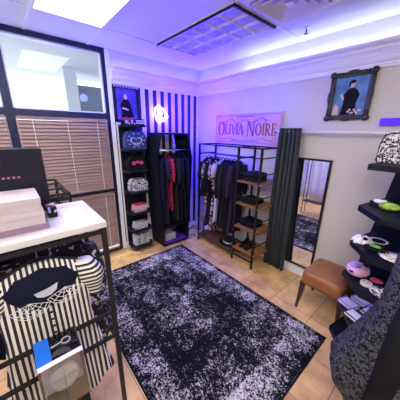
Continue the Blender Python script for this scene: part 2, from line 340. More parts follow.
# ceiling light panels
def panel(x0, y0, label, dm='panel_fill'):
    t = thing('ceiling_light', label, 'light', (x0+0.6, y0+0.3, H), 'lit ceiling panels')
    a = MB(); z = H-0.012
    for q in (((x0+.012, y0+.012), (x0+1.188, y0+.03)), ((x0+.012, y0+.57), (x0+1.188, y0+.588)), ((x0+.012, y0+.03), (x0+.03, y0+.57)), ((x0+1.17, y0+.03), (x0+1.188, y0+.57))):
        a.box((*q[0], z), (*q[1], H))
    a.build('frame', 'grid', t)
    MB().box((x0+.03, y0+.03, H-0.009), (x0+1.17, y0+.57, H-0.002)).build('diffuser', dm, t); return t
panel(0.58, -2.35, 'lit white rectangular ceiling panel nearest the window', 'panel')
panel(2.98, -2.35, 'unseen ceiling panel added for fill light above the right side of the shop')  # this and the two rear panels are out of view, added as fill light
panel(0.58, -3.55, 'unseen ceiling panel added for fill light at the rear by the window'); panel(2.98, -3.55, 'unseen ceiling panel added for fill light at the rear right')
# unlit louvred fixture
t = thing('louvered_ceiling_light', 'unlit rectangular ceiling light with a grid of shiny cells', 'light', (1.18, -0.85, H))
a = MB(); x0, y0, z = 0.58, -1.15, H-0.020
for q in (((x0+.012, y0+.012), (x0+1.188, y0+.035)), ((x0+.012, y0+.565), (x0+1.188, y0+.588)), ((x0+.012, y0+.035), (x0+.035, y0+.565)), ((x0+1.165, y0+.035), (x0+1.188, y0+.565))): a.box((*q[0], z), (*q[1], H))
a.build('frame', 'vent', t)
MB().box((x0+1.176, y0+.002, H-.024), (x0+1.196, y0+.598, H)).box((x0+.002, y0+.002, H-.024), (x0+1.176, y0+.012, H)).build('shadow_gap', 'metal', t)  # black strips stand in for the shadow gap along two sides of the fixture
a = MB()
for i in range(1, 6): xx = x0+.035+1.13/6*i; a.prism([(xx-0.004, z), (xx+0.004, z), (xx+0.018, H-.002), (xx-0.018, H-.002)], 'y', y0+.035, y0+.565)
for i in range(1, 3): yy = y0+.035+.53/3*i; a.prism([(yy-0.004, z-.0005), (yy+0.004, z-.0005), (yy+0.018, H-.002), (yy-0.018, H-.002)], 'x', x0+.035, x0+1.165)
a.build('louver', 'vent', t)
a = MB()
for i in range(6):
    for j in range(3):
        cx = x0+.035+1.13/6*(i+.5); cy = y0+.035+.53/3*(j+.5)
        a.grid(lambda u, v, cx=cx, cy=cy: (cx+(u-.5)*.15, cy+(v-.5)*.14, H-.003-.012*math.sin(PI*u)*math.sin(PI*v)), 6, 6)
a.build('reflector', 'louver', t, smooth=True)
# vent
t = thing('ceiling_vent', 'white square louvred air vent in the ceiling', 'vent', (2.08, -0.85, H)); cx, cy = 2.08, -0.85
def ringbox(a, r0, r1, z0, z1):   # sloped square ring
    P = lambda r, z: [(cx-r, cy-r, z), (cx+r, cy-r, z), (cx+r, cy+r, z), (cx-r, cy+r, z)]
    a.add(P(r0, z0)+P(r1, z1)+P(r0+.006, z0+.004)+P(r1+.002, z1+.004), [(i, (i+1) % 4, 4+(i+1) % 4, 4+i) for i in range(4)]+[(8+i, 12+i, 12+(i+1) % 4, 8+(i+1) % 4) for i in range(4)]+[(i, 8+i, 8+(i+1) % 4, (i+1) % 4) for i in range(4)])
a = MB(); ringbox(a, .285, .225, H-.004, H-.020); a.build('frame', 'vent', t)
a = MB()
for r in (.21, .15, .09): ringbox(a, r, r-.045, H-.028, H-.006)
a.box((cx-.03, cy-.03, H-.03), (cx+.03, cy+.03, H-.022)); a.build('louver', 'vent', t)
MB().box((cx-.22, cy-.22, H-.005), (cx+.22, cy+.22, H-.001)).build('backing', 'louver', t)
t = thing('sprinkler_head', 'small metal fire sprinkler hanging from the ceiling', 'sprinkler', (1.95, -0.30, H))
MB().lathe([(.03, 0), (.028, -.006), (.012, -.01)], (1.95, -.30, H-.002), 16).build('escutcheon', 'white', t)
MB().tube([(1.95, -.30, H-.01), (1.95, -.30, H-.05)], .006).lathe([(.02, 0), (.02, .003)], (1.95, -.30, H-.053), 12).build('nozzle', 'metal', t)

# ================================================================ BLINDS
def blind(y0, y1, z0, z1, label):
    t = thing('window_blind', label, 'blinds', (0.02, (y0+y1)/2, z0), 'wooden window blinds')
    MB().box((0.004, y0, z1-0.035), (0.045, y1, z1)).build('headrail', 'slat', t)
    a = MB(); z = z1-0.06
    while z > z0+0.035:
        a.box((0.003, y0, z-0.0015), (0.049, y1, z+0.0015), R=Matrix.Rotation(math.radians(62), 3, 'Y')); z -= 0.040
    a.build('slats', 'slat', t)
    MB().box((0.006, y0, z0), (0.044, y1, z0+0.018)).build('bottom_rail', 'slat', t)
    for k in (0.14, 0.5, 0.86):
        yy = y0+(y1-y0)*k
        MB().box((0.0505, yy-0.003, z0+.015), (0.0515, yy+0.003, z1-0.03)).build('ladder_cord', 'cream', t)
blind(-2.56, -1.62, 1.02, 1.96, 'brown wooden slat blind in the right-hand window, above the middle rail')
blind(-2.56, -1.62, 0.07, 0.96, 'brown wooden slat blind in the right-hand window, below the middle rail')
blind(-3.61, -2.66, 1.02, 1.96, 'brown wooden slat blind in the left-hand window behind the black box')
blind(-3.61, -2.66, 0.07, 0.96, 'brown wooden slat blind low in the left-hand window behind the garment rack')

# ================================================================ RUG
a = MB().box((0.49, -2.27, 0.0005), (2.79, -0.752, 0.010)).build('area_rug', 'rug', loc=(1.64, -1.51, 0), bevel=0.003); tag(a, 'large black and white distressed rug lying on the tile floor', 'rug')

# ================================================================ POSTER + NEON
def ellpoly(cx, cz, rx, rz, n=20, a0=0, a1=2*PI): return [(cx+rx*math.cos(a0+(a1-a0)*i/n), cz+rz*math.sin(a0+(a1-a0)*i/n)) for i in range(n)]
t = thing('framed_poster', 'dark framed poster of a figure in black on blue, above the narrow shelves', 'poster', (0.0, -1.31, 1.93))
y0, y1, z0, z1 = -1.495, -1.135, 1.935, 2.395
a = MB()
for q in (((y0, z0), (y1, z0+.03)), ((y0, z1-.03), (y1, z1)), ((y0, z0), (y0+.03, z1)), ((y1-.03, z0), (y1, z1))): a.box((.002, *q[0]), (.026, *q[1]))
a.build('frame', 'black', t, bevel=.004)
MB().box((.002, y0+.03, z0+.03), (.012, y1-.03, z1-.03)).build('print', 'night', t)
a = MB(); yc = -1.33
a.prism([(yc-.10, z0+.04), (yc+.12, z0+.04), (yc+.09, 2.08), (yc+.06, 2.19), (yc+.03, 2.23), (yc-.03, 2.23), (yc-.08, 2.17), (yc-.06, 2.05)], 'x', .0121, .0135); a.build('figure', 'matblack', t)
MB().prism(ellpoly(yc, 2.265, .025, .034), 'x', .0121, .0138).prism([(yc-.06, 2.11), (yc+.03, 2.09), (yc+.03, 2.11), (yc-.05, 2.13)], 'x', .0136, .0140).build('face', 'skin', t)
a = MB()
for i in range(9): a.prism(ellpoly(y0+.05+.027*i+(.09 if i > 4 else 0)*0, z0+.055+.008*math.sin(i*2), .012, .011, 8), 'x', .0137, .0142)
a.build('flowers', 'hot', t)
a = MB()
for i in range(9): a.prism(ellpoly(y0+.02+.04*i, z1-.012, .014, .009, 8), 'x', .0262, .0275)
a.build('scalloped_trim', 'silver', t)
t = thing('neon_sign', 'glowing pink-white neon sign on the striped wall', 'sign', (0, -0.79, 2.05))
yc, zc = -.79, 2.075
pts = [(.03, yc-.075+.0*i, 0) for i in range(0)]
loop = [(-.095, .045), (-.085, .085), (-.045, .105), (.0, .095), (.045, .07), (.075, .03), (.085, -.005), (.13, -.035), (.09, -.055), (.06, -.09), (.03, -.105), (.0, -.09), (-.035, -.115), (-.07, -.10), (-.08, -.05), (-.10, -.01)]
MB().tube([(.03, yc+p[0], zc+p[1]) for p in loop], .009, 10, closed=True).build('outer_tube', 'neon', t, smooth=True)
MB().tube([(.03, yc-.05, zc+.05), (.03, yc-.02, zc+.06), (.03, yc+.015, zc+.03), (.03, yc+.02, zc-.01), (.03, yc-.01, zc-.03), (.03, yc-.05, zc-.055), (.03, yc-.01, zc-.07), (.03, yc+.04, zc-.05)], .006, 8).build('inner_tube', 'neon', t, smooth=True)
a = MB()
for p in ((-.09, .06), (.05, .07), (.03, -.10)): a.tube([(.001, yc+p[0], zc+p[1]), (.03, yc+p[0], zc+p[1])], .003)
a.build('standoff', 'metal', t)

# ================================================================ GARMENTS
def hanger(t, hw, z, up=0.07, m='black'):
    """hanger in the local XZ plane of a garment at the origin; z = shoulder height"""
    hg = MB().tube([(-hw, 0, z-.05), (-.02, 0, z+.015), (.02, 0, z+.015), (hw, 0, z-.05)], .006, 6)
    hg = hg.build('hanger', m, t)
    MB().tube([(0, 0, z+.015), (0, 0, z+up*.5), (.012, 0, z+up*.62), (.020, 0, z+up*.8), (.012, 0, z+up*.97), (0, 0, z+up), (-.012, 0, z+up*.95), (-.017, 0, z+up*.85)], .0025, 6).build('hook', 'chrome', hg)
def gprof(t, hw, flare, waist):
    sh = min(1, 0.30+t/0.09*0.7)
    if t < .09: return hw*sh
    if t < .42: return hw*(1-(1-waist)*math.sin((t-.09)/.33*PI/2))
    return hw*(waist+(flare-waist)*((t-.42)/.58)**1.1)
def garment(name, label, cat, L_, hw, th, m, sleeve=0.5, flare=1.0, waist=.86, group=None, folds=5, sm=None, ztop=0.0, hook=.07, puff=1.0, seed=0, jag=.012):
    """built about the origin: width on X, thickness on Y, shoulders at z=0, hem at -L"""
    rnd = random.Random(seed)
    t = thing(name, label, cat, (0, 0, 0), group)
    ph = rnd.random()*6
    def f(u, v):
        w = gprof(v, hw, flare, waist); q = 2*PI*u; d = th*(.35+.65*min(1, v/.12))*(1+.45*v)
        k = 1+.22*v*math.sin(folds*2*q/1+ph)+.08*math.sin(3*q+v*7+ph)
        return (-w*math.cos(q)*(1+.03*v*math.sin(9*q)), d*math.sin(q)*k, -L_*v+(jag*math.sin(7*q+ph) if v > .98 else 0)-.0)
    a = MB(); a.grid(f, 48, 26, True, uvfn=lambda u, v: (-.5*math.cos(2*PI*u)*gprof(v, 1, flare, waist)/(.45+.55*gprof(1, 1, flare, waist)*v+.55*(1-v))+.5, v))
    a.f.append(tuple(range(48))[::-1])
    a.build('body', m, t, smooth=True)
    for sgn in (-1, 1):
        if sleeve <= 0: continue
        n = 9; s0 = Vector((sgn*hw*.80, 0, -.055)); pts = []; rr = []
        for i in range(n):
            k = i/(n-1); pts.append(s0+Vector((sgn*(.045*math.sin(k*1.6)+.01), 0, -sleeve*k)))
            rr.append((.045+.012*math.sin(k*PI))*(1+(puff-1)*math.sin(PI*min(1, k*1.25))) * (1-.25*k))
        b = MB(); nn = 14
        def sf(u, v):
            i = v*(n-1); i0 = min(int(i), n-2); fr = i-i0; p = pts[i0].lerp(pts[i0+1], fr); r = rr[i0]*(1-fr)+rr[i0+1]*fr; q = 2*PI*u
            return (p.x+r*math.cos(q), p.y+r*.75*math.sin(q)*(1+.1*math.sin(4*q)), p.z)
        b.grid(sf, nn, 12, True, uvfn=(lambda u, v: (v, u)) if sm == 's_sleeve' else (lambda u, v: (u, v)))
        b.f.append(tuple(range(nn))[::-1]); b.f.append(tuple(range(12*nn, 13*nn)))
        b.build('sleeve', sm or m, t, smooth=True)
    hanger(t, hw*.75, .008, hook)
    return t
def place(t, loc, rz=0): t.location = loc; t.rotation_euler = (0, 0, rz); LOC[t.name] = tuple(loc); return t

# ================================================================ COFFIN WARDROBE
cy = -0.79
def hexa(tw, sw, bw, zb, zs, zt): return [(-bw, zb), (bw, zb), (sw, zs), (tw, zt), (-tw, zt), (-sw, zs)]
t = thing('coffin_wardrobe', 'black coffin-shaped open wardrobe against the striped wall', 'wardrobe', (0.22, cy, 0))
out = hexa(.245, .325, .245, 0.02, 1.42, 1.80); inn = hexa(.225, .302, .225, 0.045, 1.42, 1.778)
xf, xb = .41, .03
for nm, i, j in (('side_panel', 1, 2), ('side_panel', 2, 3), ('top_panel', 3, 4), ('side_panel', 4, 5), ('side_panel', 5, 0), ('base_panel', 0, 1)):
    MB().prism([(cy+out[i][0], out[i][1]), (cy+out[j][0], out[j][1]), (cy+inn[j][0], inn[j][1]), (cy+inn[i][0], inn[i][1])], 'x', xb, xf).build(nm, 'black', t)
def wid(z): return .225+(.302-.225)*(z-.045)/(1.42-.045)
MB().prism([(cy-wid(.32)+.001, .32), (cy+wid(.32)-.001, .32), (cy+wid(.345)-.001, .345), (cy-wid(.345)+.001, .345)], 'x', xb, xf-.005).build('shelf', 'black', t)
MB().prism([(cy-wid(.05)+.004, .0455), (cy+wid(.05)-.004, .0455), (cy+wid(.06)-.004, .06), (cy-wid(.06)+.004, .06)], 'x', xb+.01, xf-.01).build('lining', 'lid', t)
zr = 1.555
MB().tube([(.22, cy-.262, zr), (.22, cy+.262, zr)], .010, 10).build('rail', 'chrome', t, smooth=True)
MB().tube([(.40, cy-.262, zr), (.40, cy+.262, zr)], .008, 10).build('rail', 'chrome', t, smooth=True)
a = MB().box((.12, cy-.16, .061), (.34, cy+.03, .18)).build('storage_box', 'silver', loc=(.23, cy-.07, .061), bevel=.01); tag(a, 'grey storage box inside the bottom of the coffin wardrobe', 'box')
WG = [('navy', -.228, 1.06, 'navy long-sleeved coat, first on the left in the coffin wardrobe', 'coat', .62, .80),
      ('plum', -.140, 1.10, 'plum dress hanging second from left in the coffin wardrobe', 'dress', .3, .9),
      ('red', -.045, .88, 'red and black patterned dress in the middle of the coffin wardrobe', 'dress', .35, .9),
      ('char', .05, 1.08, 'charcoal dress just right of the red patterned one in the wardrobe', 'dress', .4, .9),
      ('bfab', .14, 1.10, 'black dress second from the right in the coffin wardrobe', 'dress', .5, .9),
      ('navy', .228, 1.08, 'navy coat hanging rightmost in the coffin wardrobe', 'coat', .6, .9)]
for i, (m, dy, L_, lb, ct, sl, wst) in enumerate(WG):
    gmt = garment('hanging_'+ct, lb, ct, L_, .172, .027, m, sleeve=sl, flare=1.0, waist=wst, group='clothes in the coffin wardrobe', seed=i, hook=.075, folds=3)
    place(gmt, (.22, cy+dy, zr-.072), 0.04 if i % 2 else -.03)

# ================================================================ COFFIN-SHAPED WALL SHELVES (built facing -Y at the origin)
def coffin_plan(hb, hw, hf, ds, d): return [(-hb, 0), (-hw, -ds), (-hf, -d), (hf, -d), (hw, -ds), (hb, 0)]
def shelf_unit(name, label, zs, plans, th, board, zb0, zb1):
    t = thing(name, label, 'shelf unit', (0, 0, 0))
    MB().prism(board, 'y', -.018, -.002).build('backboard', 'black', t)
    for z, p in zip(zs, plans):
        MB().prism([(x, y-.018) for x, y in p], 'z', z-th, z).build('shelf', 'black', t, bevel=.002)
    return t
zsR = [0.06, .36, .68, .98, 1.29, 1.62]
full = coffin_plan(.20, .32, .135, .62, .84)
short = coffin_plan(.20, .32, .32, .60, .625)
su = shelf_unit('coffin_shelf_unit', 'tall black coffin-shaped shelf unit on the right beside the tan stool', zsR, [full, coffin_plan(.20, .28, .135, .62, .84)]+[full]*3+[short], .045,
                [(-.33, 0), (.33, 0), (.33, .60), (.19, 1.90), (-.19, 1.90), (-.33, .60)], 0, 1.9)
place(su, (3.085, -.002, 0))
zsL = [.09, .37, .65, .97, 1.28, 1.58, 1.90]
sm_ = coffin_plan(.14, .185, .13, .14, .26)
su = shelf_unit('coffin_shelf_unit', 'narrow black wall shelf unit between the window and the coffin wardrobe', zsL, [sm_]*7, .03,
                [(-.15, .02), (.15, .02), (.15, 1.9), (-.15, 1.9)], 0, 1.9)
place(su, (.002, -1.315, 0), PI/2)
a = MB().box((2.64, -.03, 1.91), (3.2, -.003, 1.975)).build('violet_sign_board', 'violet', loc=(2.9, -.015, 1.91), bevel=.002); tag(a, 'bright violet strip board on the wall above the right shelf unit', 'board')

# ---- bags and boxes on the narrow left unit (facing +X)
def bag(name, label, cat, loc, w, d, h, m, rz=PI/2, handle=True, trim='black', motif=None, motm='silver', group=None, top=.75):
    t = thing(name, label, cat, (0, 0, 0), group)
    pr = [(-w/2*.92, 0), (w/2*.92, 0), (w/2, h*.1), (w/2*.98, h*.62), (w/2*top, h*.93), (w/2*top*.75, h), (-w/2*top*.75, h), (-w/2*top, h*.93), (-w/2*.98, h*.62), (-w/2, h*.1)]
    bd_ = MB().prism(pr, 'y', -d/2, d/2).build('body', m, t, bevel=.008)
    pp = [(x, -d/2-.001, z) for x, z in pr]
    MB().tube(pp, .005, 6, closed=True).build('piping', trim, bd_)
    if handle: MB().tube([(-w*.16, 0, h-.002), (-w*.15, 0, h+.03), (-w*.07, 0, h+.05), (w*.07, 0, h+.05), (w*.15, 0, h+.03), (w*.16, 0, h-.002)], .006, 6).build('handle', trim, t)
    if motif:
        a = MB()
        for poly in motif: a.prism([(x*w, z*h) for x, z in poly], 'y', -d/2-.007, -d/2-.001)
        a.build('print', motm, bd_)
    place(t, loc, rz); return t
heart = [(0, .18), (.28, .42), (.30, .55), (.22, .66), (.10, .66), (0, .56), (-.10, .66), (-.22, .66), (-.30, .55), (-.28, .42)]
def swirl(n, sx, sz, cx, cz):
    return [ellpoly(cx+sx*math.cos(2*PI*i/n), cz+sz*math.sin(2*PI*i/n), .035, .035, 8) for i in range(n)]
face = [(-.14, .42), (-.05, .42), (-.03, .52), (-.12, .54)]
hring = []
for i in range(len(heart)):
    p, q = heart[i], heart[(i+1) % len(heart)]; hring.append([p, q, (q[0]*.8, .42+(q[1]-.42)*.8), (p[0]*.8, .42+(p[1]-.42)*.8)])
LU = .165
bag('backpack', 'dark blue backpack with a white heart outline on the left shelf unit', 'backpack', (LU, -1.315, 1.5805), .30, .13, .235, 'bpaint', motif=hring+swirl(10, .4, .38, 0, .5)+[[(-.2, .3), (-.05, .36), (0, .3), (-.1, .26)], [(.2, .3), (.05, .36), (0, .3), (.1, .26)]], trim='bpaint')
bag('handbag', 'black handbag with a red and white print, below the blue backpack', 'handbag', (LU, -1.315, 1.2805), .28, .12, .19, 'matblack', motif=[ellpoly(-.2, .55, .12, .14, 12), ellpoly(.2, .55, .12, .14, 12), ellpoly(0, .62, .1, .1, 12)], motm='hot')
MB_ = None
bag('handbag', 'black and white patterned bag, third shelf down on the left', 'handbag', (LU, -1.305, .9705), .28, .12, .18, 'bwprint')
for i, (m, lb) in enumerate((('black', 'black book at the bottom of the stack under the patterned bag'), ('hot', 'pink-red book in the middle of the stack under the patterned bag'), ('bwprint', 'patterned book near the top of the stack under the patterned bag'), ('hot', 'pink book topping the stack under the patterned bag'))):
    a = thing('book', lb, 'book', (LU, -1.315, .6505+.026*i), 'books stacked on the left shelf unit')
    b0 = (LU-.07, -1.415+.006*i, .6505+.026*i); b1 = (LU+.075, -1.225+.008*i, .6745+.026*i)
    MB().box(b0, (b1[0], b1[1], b0[2]+.004)).box((b0[0], b0[1], b1[2]-.004), b1).box(b0, (b0[0]+.004, b1[1], b1[2])).build('cover', m, a)
    MB().box((b0[0]+.005, b0[1]+.004, b0[2]+.0045), (b1[0]-.004, b1[1]-.004, b1[2]-.0045)).build('pages', 'cream', a)
for i, (m, dy, h, lb) in enumerate((('bwprint', 0, .05, 'black and white patterned box, lower of two on the fifth left shelf'), ('silver', .01, .045, 'pale grey box, upper of two on the fifth left shelf'))):
    a = MB().box((LU-.07, -1.42+dy, .3705+.0505*i), (LU+.075, -1.22+dy, .3705+.0505*i+h)).build('gift_box', m, loc=(LU, -1.315, .3705+.0505*i), bevel=.004); tag(a, lb, 'box')
for i, (m, lb) in enumerate((('silver', 'silvery packet, left end of the row on the lowest left shelf'), ('bwprint', 'black and white packet, second in the row on the lowest left shelf'), ('silver', 'silvery packet in the middle of the row on the lowest left shelf'), ('comic', 'packet with dark print, fourth in the row on the lowest left shelf'), ('silver', 'silvery packet at the wardrobe end of the lowest left shelf'))):
    yy = -1.435+.05*i
    a = MB().box((LU-.05, yy, .0905), (LU+.05, yy+.044, .27-.006*(i % 2))).build('packet', m, loc=(LU, yy+.022, .0905), bevel=.004); tag(a, lb, 'packet', 'packets on the lowest left shelf')
# little signs on the top shelf of the left unit
for i, (yy, w, h, lb) in enumerate(((-1.42, .06, .07, 'small white printed card, leftmost on the top left shelf'), (-1.34, .05, .06, 'small white printed card in the middle of the top left shelf'), (-1.23, .13, .075, 'wide white-lettered sign at the right of the top left shelf'))):
    t = thing('shelf_sign', lb, 'sign', (.20, yy, 1.9005), 'little signs on the top left shelf')
    MB().box((.195, yy-w/2, 1.9005), (.205, yy+w/2, 1.9005+h)).build('panel', 'black', t)
    a = MB()
    for r in range(3):
        for k in range(int(w/.018)): a.box((.2052, yy-w/2+.006+k*.017, 1.915+r*.018), (.2062, yy-w/2+.018+k*.017, 1.925+r*.018))
    a.build('lettering', 'white', t)

# ================================================================ BANNER
GL = {}
def glyphs():
    def O():
        o = ellpoly(.42, .5, .42, .52, 28); i = ellpoly(.42, .5, .27, .45, 28)
        return [[o[k], o[(k+1) % 28], i[(k+1) % 28], i[k]] for k in range(28)]
    def bar(x0, z0, x1, z1): return [(x0, z0), (x1, z0), (x1, z1), (x0, z1)]
    def ser(cx, z, w=.13): return bar(cx-w, z, cx+w, z+.045) if z < .5 else bar(cx-w, z-.045, cx+w, z)
    GL['O'] = (.90, O())
    GL['L'] = (.66, [bar(.08, 0, .22, 1), ser(.15, 0), ser(.15, 1), bar(.1, 0, .58, .05), [(.50, .04), (.58, .04), (.62, .26), (.58, .26)]])
    GL['I'] = (.36, [bar(.10, 0, .24, 1), ser(.17, 0), ser(.17, 1)])
    GL['V'] = (.82, [[(.06, 1), (.22, 1), (.46, .0), (.38, 0)], [(.38, 0), (.44, 0), (.74, 1), (.68, 1)], ser(.14, 1), ser(.71, 1, .1)])
    GL['A'] = (.84, [[(.36, 1), (.46, 1), (.76, 0), (.60, 0)], [(.34, 1), (.40, 1), (.12, 0), (.06, 0)], bar(.2, .33, .6, .38), ser(.09, 0, .1), ser(.68, 0)])
    GL['N'] = (.92, [bar(.10, 0, .16, 1), bar(.72, 0, .78, 1), [(.08, 1), (.24, 1), (.78, 0), (.66, 0)], ser(.13, 0, .1), ser(.75, 1, .1), ser(.12, 1, .1)])
    o = ellpoly(.28, .74, .34, .26, 14, -PI/2, PI/2*1.15); i = ellpoly(.28, .74, .20, .21, 14, -PI/2, PI/2*1.15)
    GL['R'] = (.80, [bar(.08, 0, .22, 1), ser(.15, 0), bar(.02, .955, .3, 1), [(.26, .48), (.40, .50), (.76, 0), (.60, 0)], bar(.2, .48, .3, .53), ser(.70, 0, .1)]+[[o[k], o[k+1], i[k+1], i[k]] for k in range(13)])
    GL['E'] = (.66, [bar(.08, 0, .22, 1), ser(.15, 0), ser(.15, 1), bar(.1, 0, .58, .05), bar(.1, .95, .56, 1), bar(.2, .48, .44, .53), [(.52, 0), (.58, 0), (.62, .24), (.58, .24)], [(.50, 1), (.56, 1), (.58, .78), (.54, .78)], bar(.42, .38, .46, .62)])
glyphs()
t = thing('shop_banner', 'pink shop banner with dark red serif lettering above the clothes rack', 'banner', (1.06, -.01, 1.65))
bx0, bx1, bz0, bz1 = .47, 1.655, 1.65, 2.085
MB().grid(lambda u, v: (bx0+(bx1-bx0)*u, -.012-.006*math.sin(u*9)-.004*math.sin(v*5), bz0+(bz1-bz0)*v-.008*math.sin(u*PI)*(1-v)), 30, 6).build('panel', 'banner', t, solid=.003)
def write(s, x, z, h, asp, big=()):
    a = MB()
    for i, ch in enumerate(s):
        if ch == ' ': x += h*.42*asp; continue
        hh = h*(1.32 if i in big else 1)
        wd_, ps = GL[ch]
        for p in ps: a.prism([(x+q[0]*hh*asp+.12*q[1]*hh*0, z-(hh-h)*.35+q[1]*hh) for q in p], 'y', -.0265, -.0235)
        x += wd_*hh*asp
    return a, x
s_, xe = write('OLIVIA NOIRE', 0, 0, .12, .92, (0, 7))
k_ = 1.02/xe
a, _ = write('OLIVIA NOIRE', bx0+.065, 1.79, .155, .95*k_*.12/.155, (0, 7)); a.build('lettering', 'dred', t)
a = MB()
for side in (-1, 1):
    cxm = (bx0+bx1)/2
    a.tube([(cxm+side*(.06+.30*u), -.024, 1.985-.03*math.sin(u*6.5)) for u in [i/16 for i in range(17)]], .004, 5)
    a.tube([(cxm+side*(.38+.045*math.cos(q)), -.024, 1.965+.022*math.sin(q)) for q in [i*.6 for i in range(9)]], .003, 5)
    a.tube([(cxm+side*(.10+.38*u), -.024, 1.735-.018*math.sin(u*9)) for u in [i/16 for i in range(17)]], .003, 5)
    a.tube([(cxm+side*(.50+.03*math.cos(q)), -.024, 1.725+.03*math.sin(q)) for q in [i*.6 for i in range(11)]], .003, 5)
for i in range(14): a.box((cxm-.17+i*.025, -.0265, 2.035), (cxm-.155+i*.025, -.0235, 2.05))
for i in range(5): a.prism(ellpoly(cxm-.05+.025*i, 1.995, .008, .009, 8), 'y', -.0265, -.0235)
for i in range(18): a.box((cxm-.26+i*.029, -.0265, 1.70), (cxm-.242+i*.029, -.0235, 1.711))
a.build('scrollwork', 'mauve', t)
bd = MB()
for q in (((bx0+.02, bz0+.03), (bx1-.02, bz0+.035)), ((bx0+.02, bz1-.025), (bx1-.02, bz1-.02)), ((bx0+.02, bz0+.03), (bx0+.025, bz1-.02)), ((bx1-.025, bz0+.03), (bx1-.02, bz1-.02))): bd.box((q[0][0], -.0255, q[0][1]), (q[1][0], -.0235, q[1][1]))
bd.build('border_line', 'mauve', t)

# ================================================================ CLOTHES RACK UNDER THE BANNER
t = thing('clothes_rack', 'black metal clothes rack with wooden shelves under the pink banner', 'clothes rack', (1.05, -.23, 0))
yb, yf = -.06, -.41
def post(x, y, z1=1.65, r=.012): MB().box((x-r, y-r, 0.0), (x+r, y+r, z1)).build('post', 'metal', t)
for x in (.525, 1.31, 1.665):
    for y in (yf, yb): post(x, y)
for zz in (1.643, .10):
    for y in (yf, yb): MB().box((.513, y-.009, zz-.009), (1.677, y+.009, zz+.009)).build('rail', 'metal', t)
for x in (.525, 1.31, 1.665):
    MB().box((x-.008, yf, 1.635), (x+.008, yb, 1.651)).build('rail', 'metal', t)
MB().tube([(.525, -.235, 1.50), (1.31, -.235, 1.50)], .011, 10).build('hanging_rail', 'metal', t, smooth=True)
for x in (.525, 1.31): MB().box((x-.008, yf, 1.49), (x+.008, yb, 1.51)).build('rail', 'metal', t)
MB().box((.515, yf-.01, .11), (1.295, yb+.01, .128)).build('shelf', 'mwood', t, bevel=.003)
MB().box((.515, yf-.01, .40), (.66, yb+.01, .418)).build('shelf', 'wood', t, bevel=.003)
MB().box((.645, yf, .128), (.66, yf+.015, .40)).build('shelf_leg', 'metal', t)
for z in (.22, .56, .90, 1.21):
    MB().box((1.315, yf-.012, z-.02), (1.72, yb+.012, z)).build('shelf', 'wood', t, bevel=.003)
for z in (.32, .66, 1.0, 1.31, 1.52):
    MB().box((1.31, yf-.006, z), (1.665, yf+.006, z+.012)).build('side_bar', 'metal', t); MB().box((1.659, yf, z), (1.671, yb, z+.012)).build('side_bar', 'metal', t)
RG = [('bfab', .56, .62, 'black ruffled top, first on the left on the banner rack', 'blouse', .28, 1.1, 3),
      ('floral', .63, .80, 'black top with small pale flowers, second on the banner rack', 'blouse', .3, 1.0, 3),
      ('bfab', .70, 1.10, 'long black dress beside the pale-flowered top on the banner rack', 'dress', .4, 1.1, 4),
      ('floral', .78, 1.16, 'black dress with a bright floral print on the banner rack', 'dress', .25, 1.1, 4),
      ('lav', .865, .98, 'lavender dress on the banner rack', 'dress', .2, 1.0, 3),
      ('bfab', .94, 1.02, 'black dress just right of the lavender one on the banner rack', 'dress', .5, 1.0, 3),
      ('char', 1.01, 1.05, 'charcoal dress, third from the shelf end of the banner rack', 'dress', .5, 1.05, 4),
      ('bfab', 1.09, 1.12, 'black dress second from the shelf end of the banner rack', 'dress', .5, 1.05, 3),
      ('plum', 1.17, 1.08, 'dark plum dress last on the banner rack next to the shelves', 'dress', .45, 1.0, 4)]
for i, (m, x, L_, lb, ct, sl, fl, fo) in enumerate(RG):
    gmt = garment('hanging_'+ct, lb, ct, L_, .165, .024, m, sleeve=sl, flare=fl, waist=.8, group='clothes on the banner rack', seed=20+i, folds=fo)
    place(gmt, (x, -.235, 1.50-.072), PI/2+(.05 if i % 2 else -.04))
# hat on the bottom shelf, folded clothes and shoes on the wooden shelves
t = thing('wide_brim_hat', 'black wide-brim hat on the lowest wooden shelf of the rack', 'hat', (1.10, -.27, .129))
MB().lathe([(.155, .0), (.165, .003), (.155, .008), (.085, .012), (.082, .05), (.07, .085), (.0, .092)], (1.10, -.27, .129), 28, 1, .8).build('crown_and_brim', 'bfab', t, smooth=True)
MB().lathe([(.087, .014), (.088, .035), (.086, .035), (.085, .014)], (1.10, -.27, .129), 28, 1, .8).build('hat_band', 'silver', t)
def folded(name, label, x, z, m, h=.04, w=.26, d=.24, grp=None, y=-.235):
    a = MB().grid(lambda u, v: (x+w/2*(math.copysign(min(1, abs(math.cos(2*PI*u))*1.25), math.cos(2*PI*u))), y+d/2*math.copysign(min(1, abs(math.sin(2*PI*u))*1.25), math.sin(2*PI*u))*(1), z+h*v+.004*math.sin(u*25)*v), 32, 4, True)
    a.f.append(tuple(range(32))[::-1]); a.f.append(tuple(range(128, 160)))
    o = a.build(name, m, loc=(x, y, z), smooth=False, bevel=.006); tag(o, label, 'clothing', grp); return o
folded('folded_sweater', 'charcoal folded garment under the black one on the top wooden shelf', 1.47, 1.2115, 'char', .05, grp='folded clothes on the wooden shelves')
folded('folded_sweater', 'black folded garment topping the pile on the top wooden shelf', 1.47, 1.267, 'bfab', .05, grp='folded clothes on the wooden shelves')
folded('folded_sweater', 'black folded garment on the middle wooden shelf, below the charcoal one', 1.46, .9015, 'bfab', .06, grp='folded clothes on the wooden shelves')
folded('folded_sweater', 'navy folded garment on the lower wooden shelf', 1.47, .5615, 'navy', .08, grp='folded clothes on the wooden shelves')
